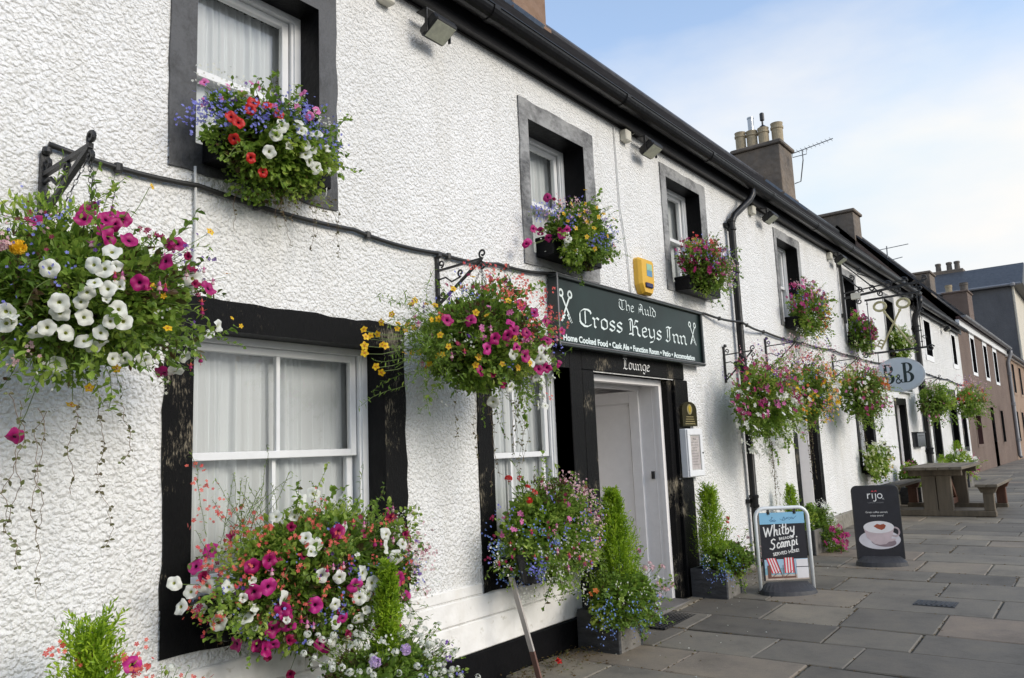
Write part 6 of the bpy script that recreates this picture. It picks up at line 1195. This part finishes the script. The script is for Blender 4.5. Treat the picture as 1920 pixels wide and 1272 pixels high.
for yc, nm in ((-1.64, 'bench'), (-.33, 'bench')):
    mb = MB(); mb.bbox(xa-.12, xb+.25, yc-.145, yc-.003, z+.43, z+.475, .006); mb.bbox(xa-.12, xb+.25, yc+.003, yc+.145, z+.43, z+.475, .006); b_ = mb.build(nm, 'wood_weathered', pt)
    for X in (xa, xb-.12): mb = MB(); mb.bbox(X, X+.09, yc-.07, yc+.07, z+.085, z+.345, .006); P = [(yc-.13, .43), (yc+.13, .43), (yc+.09, .345), (yc-.09, .345)]; mb.add([(X-.01, a, z+b) for a, b in P]+[(X+.10, a, z+b) for a, b in P], [(0, 1, 2, 3), (7, 6, 5, 4), (0, 4, 5, 1), (1, 5, 6, 2), (2, 6, 7, 3), (3, 7, 4, 0)]); mb.build('bench_leg', 'wood_reddish' if X > xa else 'wood_side', b_)

# ------------------------------------------------------------------ hanging key sign with the oval board
X = 13.05
kt = thing('key_sign', 'wrought iron hanging sign with two crossed gold keys in a scrolled frame', 'hanging sign', (X, 0, 3.2))
mb = MB(); mb.beam((X, -.05, 3.2), (X, -.05, 4.24), .035, .035); mb.box(X-.03, X+.03, -.05, 0, 4.12, 4.18); mb.box(X-.03, X+.03, -.05, 0, 3.3, 3.36); mb.build('wall_bar', 'iron', kt)
mb = MB(); mb.beam((X, -.05, 3.60), (X, -1.22, 3.70), .03, .035); mb.beam((X, -.36, 3.52), (X, -1.15, 3.54), .025, .03); mb.beam((X, -.05, 3.68), (X, -1.0, 3.76), .02, .02)
mb.tube([(X, -.05, 4.2), (X, -.55, 3.66)], .010, 6); mb.tube([(X+1.2, -.02, 4.2), (X, -.75, 3.72)], .010, 6); mb.tube([(X, -.05, 4.0), (X, -.36, 3.66)], .010, 6); mb.build('beam', 'iron', kt)
mb = MB()
for (cy, cz, r, sg_) in ((-.30, 3.70, .05, 1), (-.28, 3.52, .045, -1), (-.48, 3.70, .05, 1), (-.60, 3.60, .045, -1), (-.72, 3.72, .06, 1), (-.85, 3.62, .05, -1), (-.95, 3.74, .06, 1), (-1.08, 3.66, .05, -1), (-1.22, 3.74, .045, 1), (-.2, 3.9, .05, 1), (-.33, 4.02, .045, -1), (-1.15, 3.6, .04, -1)):
    scroll(mb, (cy, cz), r, 1.3, 1.0, x=X, rad=.010, sgn=sg_)
for yy in (-.39, -1.10):
    mb.tube([(X, yy, 3.52), (X, yy, 2.70)], .007, 5); 
    for zz in (3.45, 3.15, 2.95, 2.78): mb.lathe((X, yy, zz), [(.008, 0), (.02, .01), (.008, .02)], 8)
    for zz in (3.25, 2.85): scroll(mb, (yy+(.04 if yy > -.5 else -.04), zz), .032, 1.2, 0, x=X, rad=.006, sgn=1)
mb.beam((X, -.34, 2.68), (X, -1.17, 2.70), .02, .028); scroll(mb, (-.29, 2.66), .05, 1.3, .3, x=X, rad=.010); scroll(mb, (-1.21, 2.68), .05, 1.3, 2.8, x=X, rad=.010, sgn=-1)
mb.build('scrollwork', 'iron', kt)
mb = MB(); mb.bbox(X-.03, X+.03, -.31, -.17, 3.56, 3.66, .006); mb.build('lamp_box', 'box_beige', kt)
def key(ring, tip, dx, bit):
    mb = MB(); r_, z_ = ring; P = [(X+dx, r_+.085*math.cos(a), z_+.068*math.sin(a)) for a in np.linspace(0, 2*math.pi, 25)]; mb.tube(P, .019, 8)
    d = Vector((0, tip[0]-r_, tip[1]-z_)).normalized(); s0 = Vector((X+dx, r_, z_))+d*.075; e = Vector((X+dx, tip[0], tip[1])); mb.tube([s0, e], .014, 8); mb.lathe(tuple(s0+d*.04), [(.018, -.02), (.022, 0), (.018, .02)], 8)
    nrm = Vector((0, -d.z, d.y))*bit; c = e-d*.13
    for k in (0, .05, .10): mb.beam(c+d*k, c+d*k+nrm*.07, .012, .022)
    mb.beam(c+nrm*.07, c+nrm*.07+d*.10, .012, .016); mb.build('key', 'olive_gold', kt, smooth=False)
key((-.565, 3.40), (-.965, 2.74), .02, -1); key((-.905, 3.40), (-.53, 2.73), -.02, 1)
ov = thing('oval_sign', 'pale blue oval bed and breakfast board hanging below the crossed keys', 'hanging sign', (X, -.74, 2.06))
def ovalpoly(rx, rz): return [(-.74+rx*math.cos(a), 2.32+rz*math.sin(a)) for a in np.linspace(0, 2*math.pi, 49)[:-1]]
def xprism(mb, P, x0, x1, m=0):
    n = len(P); mb.add([(x0, a, b) for a, b in P]+[(x1, a, b) for a, b in P], [tuple(range(n)), tuple(range(2*n-1, n-1, -1))]+[(i, i+n, (i+1) % n+n, (i+1) % n) for i in range(n)], m)
mb = MB(); xprism(mb, ovalpoly(.355, .262), X-.018, X+.018); mb.build('board', 'bb_rim', ov); mb = MB(); xprism(mb, ovalpoly(.328, .237), X-.021, X-.018); mb.build('face', 'bb_blue', ov)
mb = MB()
for yy in (-.47, -1.0): mb.tube([(X, yy, 2.69), (X, yy, 2.49)], .006, 5)
mb.build('hanger', 'iron', ov)
def glyphB(mb, y0, w_, z0, h, x):           # heavy condensed slab letter B, read from the street end
    def q(a, b): return (y0-a*w_, z0+b*h)
    def poly(P, m=0): Q = [q(a, b) for a, b in P]; mb.add([(x, a, b) for a, b in Q], [tuple(range(len(Q)))], m)
    poly([(0, 0), (.50, 0), (.50, .045), (0, .045)]); poly([(0, .955), (.50, .955), (.50, 1), (0, 1)]); poly([(.10, .045), (.38, .045), (.38, .955), (.10, .955)])
    for (zc, hh, ww) in ((.265, .265, .58), (.755, .245, .50)):
        O = [(.45+ww*math.cos(a), zc+hh*math.sin(a)) for a in np.linspace(-math.pi/2, math.pi/2, 13)]; I = [(.45+ww*.45*math.cos(a), zc+hh*.82*math.sin(a)) for a in np.linspace(-math.pi/2, math.pi/2, 13)]
        for k in range(12): poly([O[k], O[k+1], I[k+1], I[k]])
        poly([(.38, zc-hh), (.45, zc-hh), (.45, zc-hh*.82), (.38, zc-hh*.82)]); poly([(.38, zc+hh*.82), (.45, zc+hh*.82), (.45, zc+hh), (.38, zc+hh)])
mb = MB(); glyphB(mb, -.515, .155, 2.185, .30, X-.0225); glyphB(mb, -.785, .155, 2.195, .30, X-.0225); mb.build('lettering', 'bb_letter', ov)
cu_ = MB(); E = []
for st_ in [[(.95, .05), (.25, .72), (.22, .90), (.42, 1.0), (.60, .90), (.58, .72), (.10, .38), (.05, .15), (.30, 0), (.60, .08), (.90, .45)]]:
    for (a, b), (c, d) in zip(st_, st_[1:]):
        l = math.hypot(c-a, d-b); nx, nz = -(d-b)/l*.075, (c-a)/l*.075; cu_.add([(X-.0226-.0002*(len(cu_.v) % 3), -.685-(p*.10), 2.19+q_*.13) for p, q_ in ((a-nx, b-nz), (a+nx, b+nz), (c+nx, d+nz), (c-nx, d-nz))], [(0, 1, 2, 3)])
cu_.build('ampersand', 'bb_letter', ov)
# small dark sign seen edge-on behind the oval board
ss = thing('small_wall_sign', 'small dark sign on the wall, half hidden by the oval board', 'sign', (17.2, 0, 2.3)); mb = MB(); mb.bbox(16.7, 17.6, -.06, 0, 2.26, 2.55, .006); mb.build('panel', 'sign_green', ss); mb = MB(); mb.box(16.68, 17.62, -.075, 0, 2.24, 2.258); mb.build('frame', 'frame_white', ss)
# aerials
def aerial(name, label, base, tip0, tip1, k, r=.012):
    t = thing(name, label, 'aerial', base); mb = MB(); a, b = Vector(tip0), Vector(tip1); mb.tube([a, b], r, 6); mid = a.lerp(b, .25)
    mb.tube([Vector(base), Vector(base)+Vector((0, -.15, .02)), mid+Vector((0, 0, -.25)), mid], r*1.1, 6); mb.tube([a, a+Vector((0, .0, -.1)), a.lerp(b, .35)+Vector((0, 0, -.14)), a.lerp(b, .35)], r*.8, 6); mb.build('boom', 'aerial', t)
    mb = MB()
    for i in range(k): p = a.lerp(b, .15+.8*i/(k-1)); mb.tube([p-Vector((.14, 0, 0)), p+Vector((.14, 0, 0))], r*.45, 4)
    mb.build('elements', 'aerial', t)
aerial('tv_aerial', 'television aerial fixed to the chimney with four pots', (19.42, 2.4, 7.72), (19.1, 2.30, 8.38), (19.0, 1.30, 8.46), 9)
a2 = thing('tv_aerial', 'tall thin television aerial beyond the second chimney', 'aerial', (26.0, 1.78, 6.0)); mb = MB(); mb.tube([(26, 1.78, 6.2), (26, 1.76, 7.22)], .018, 6); mb.build('mast', 'aerial', a2)
mb = MB(); mb.tube([(26, 2.15, 7.13), (26, 1.15, 7.17)], .012, 5); mb.tube([(26, 1.80, 6.75), (26, 1.35, 6.80)], .012, 5); mb.build('elements', 'aerial', a2)
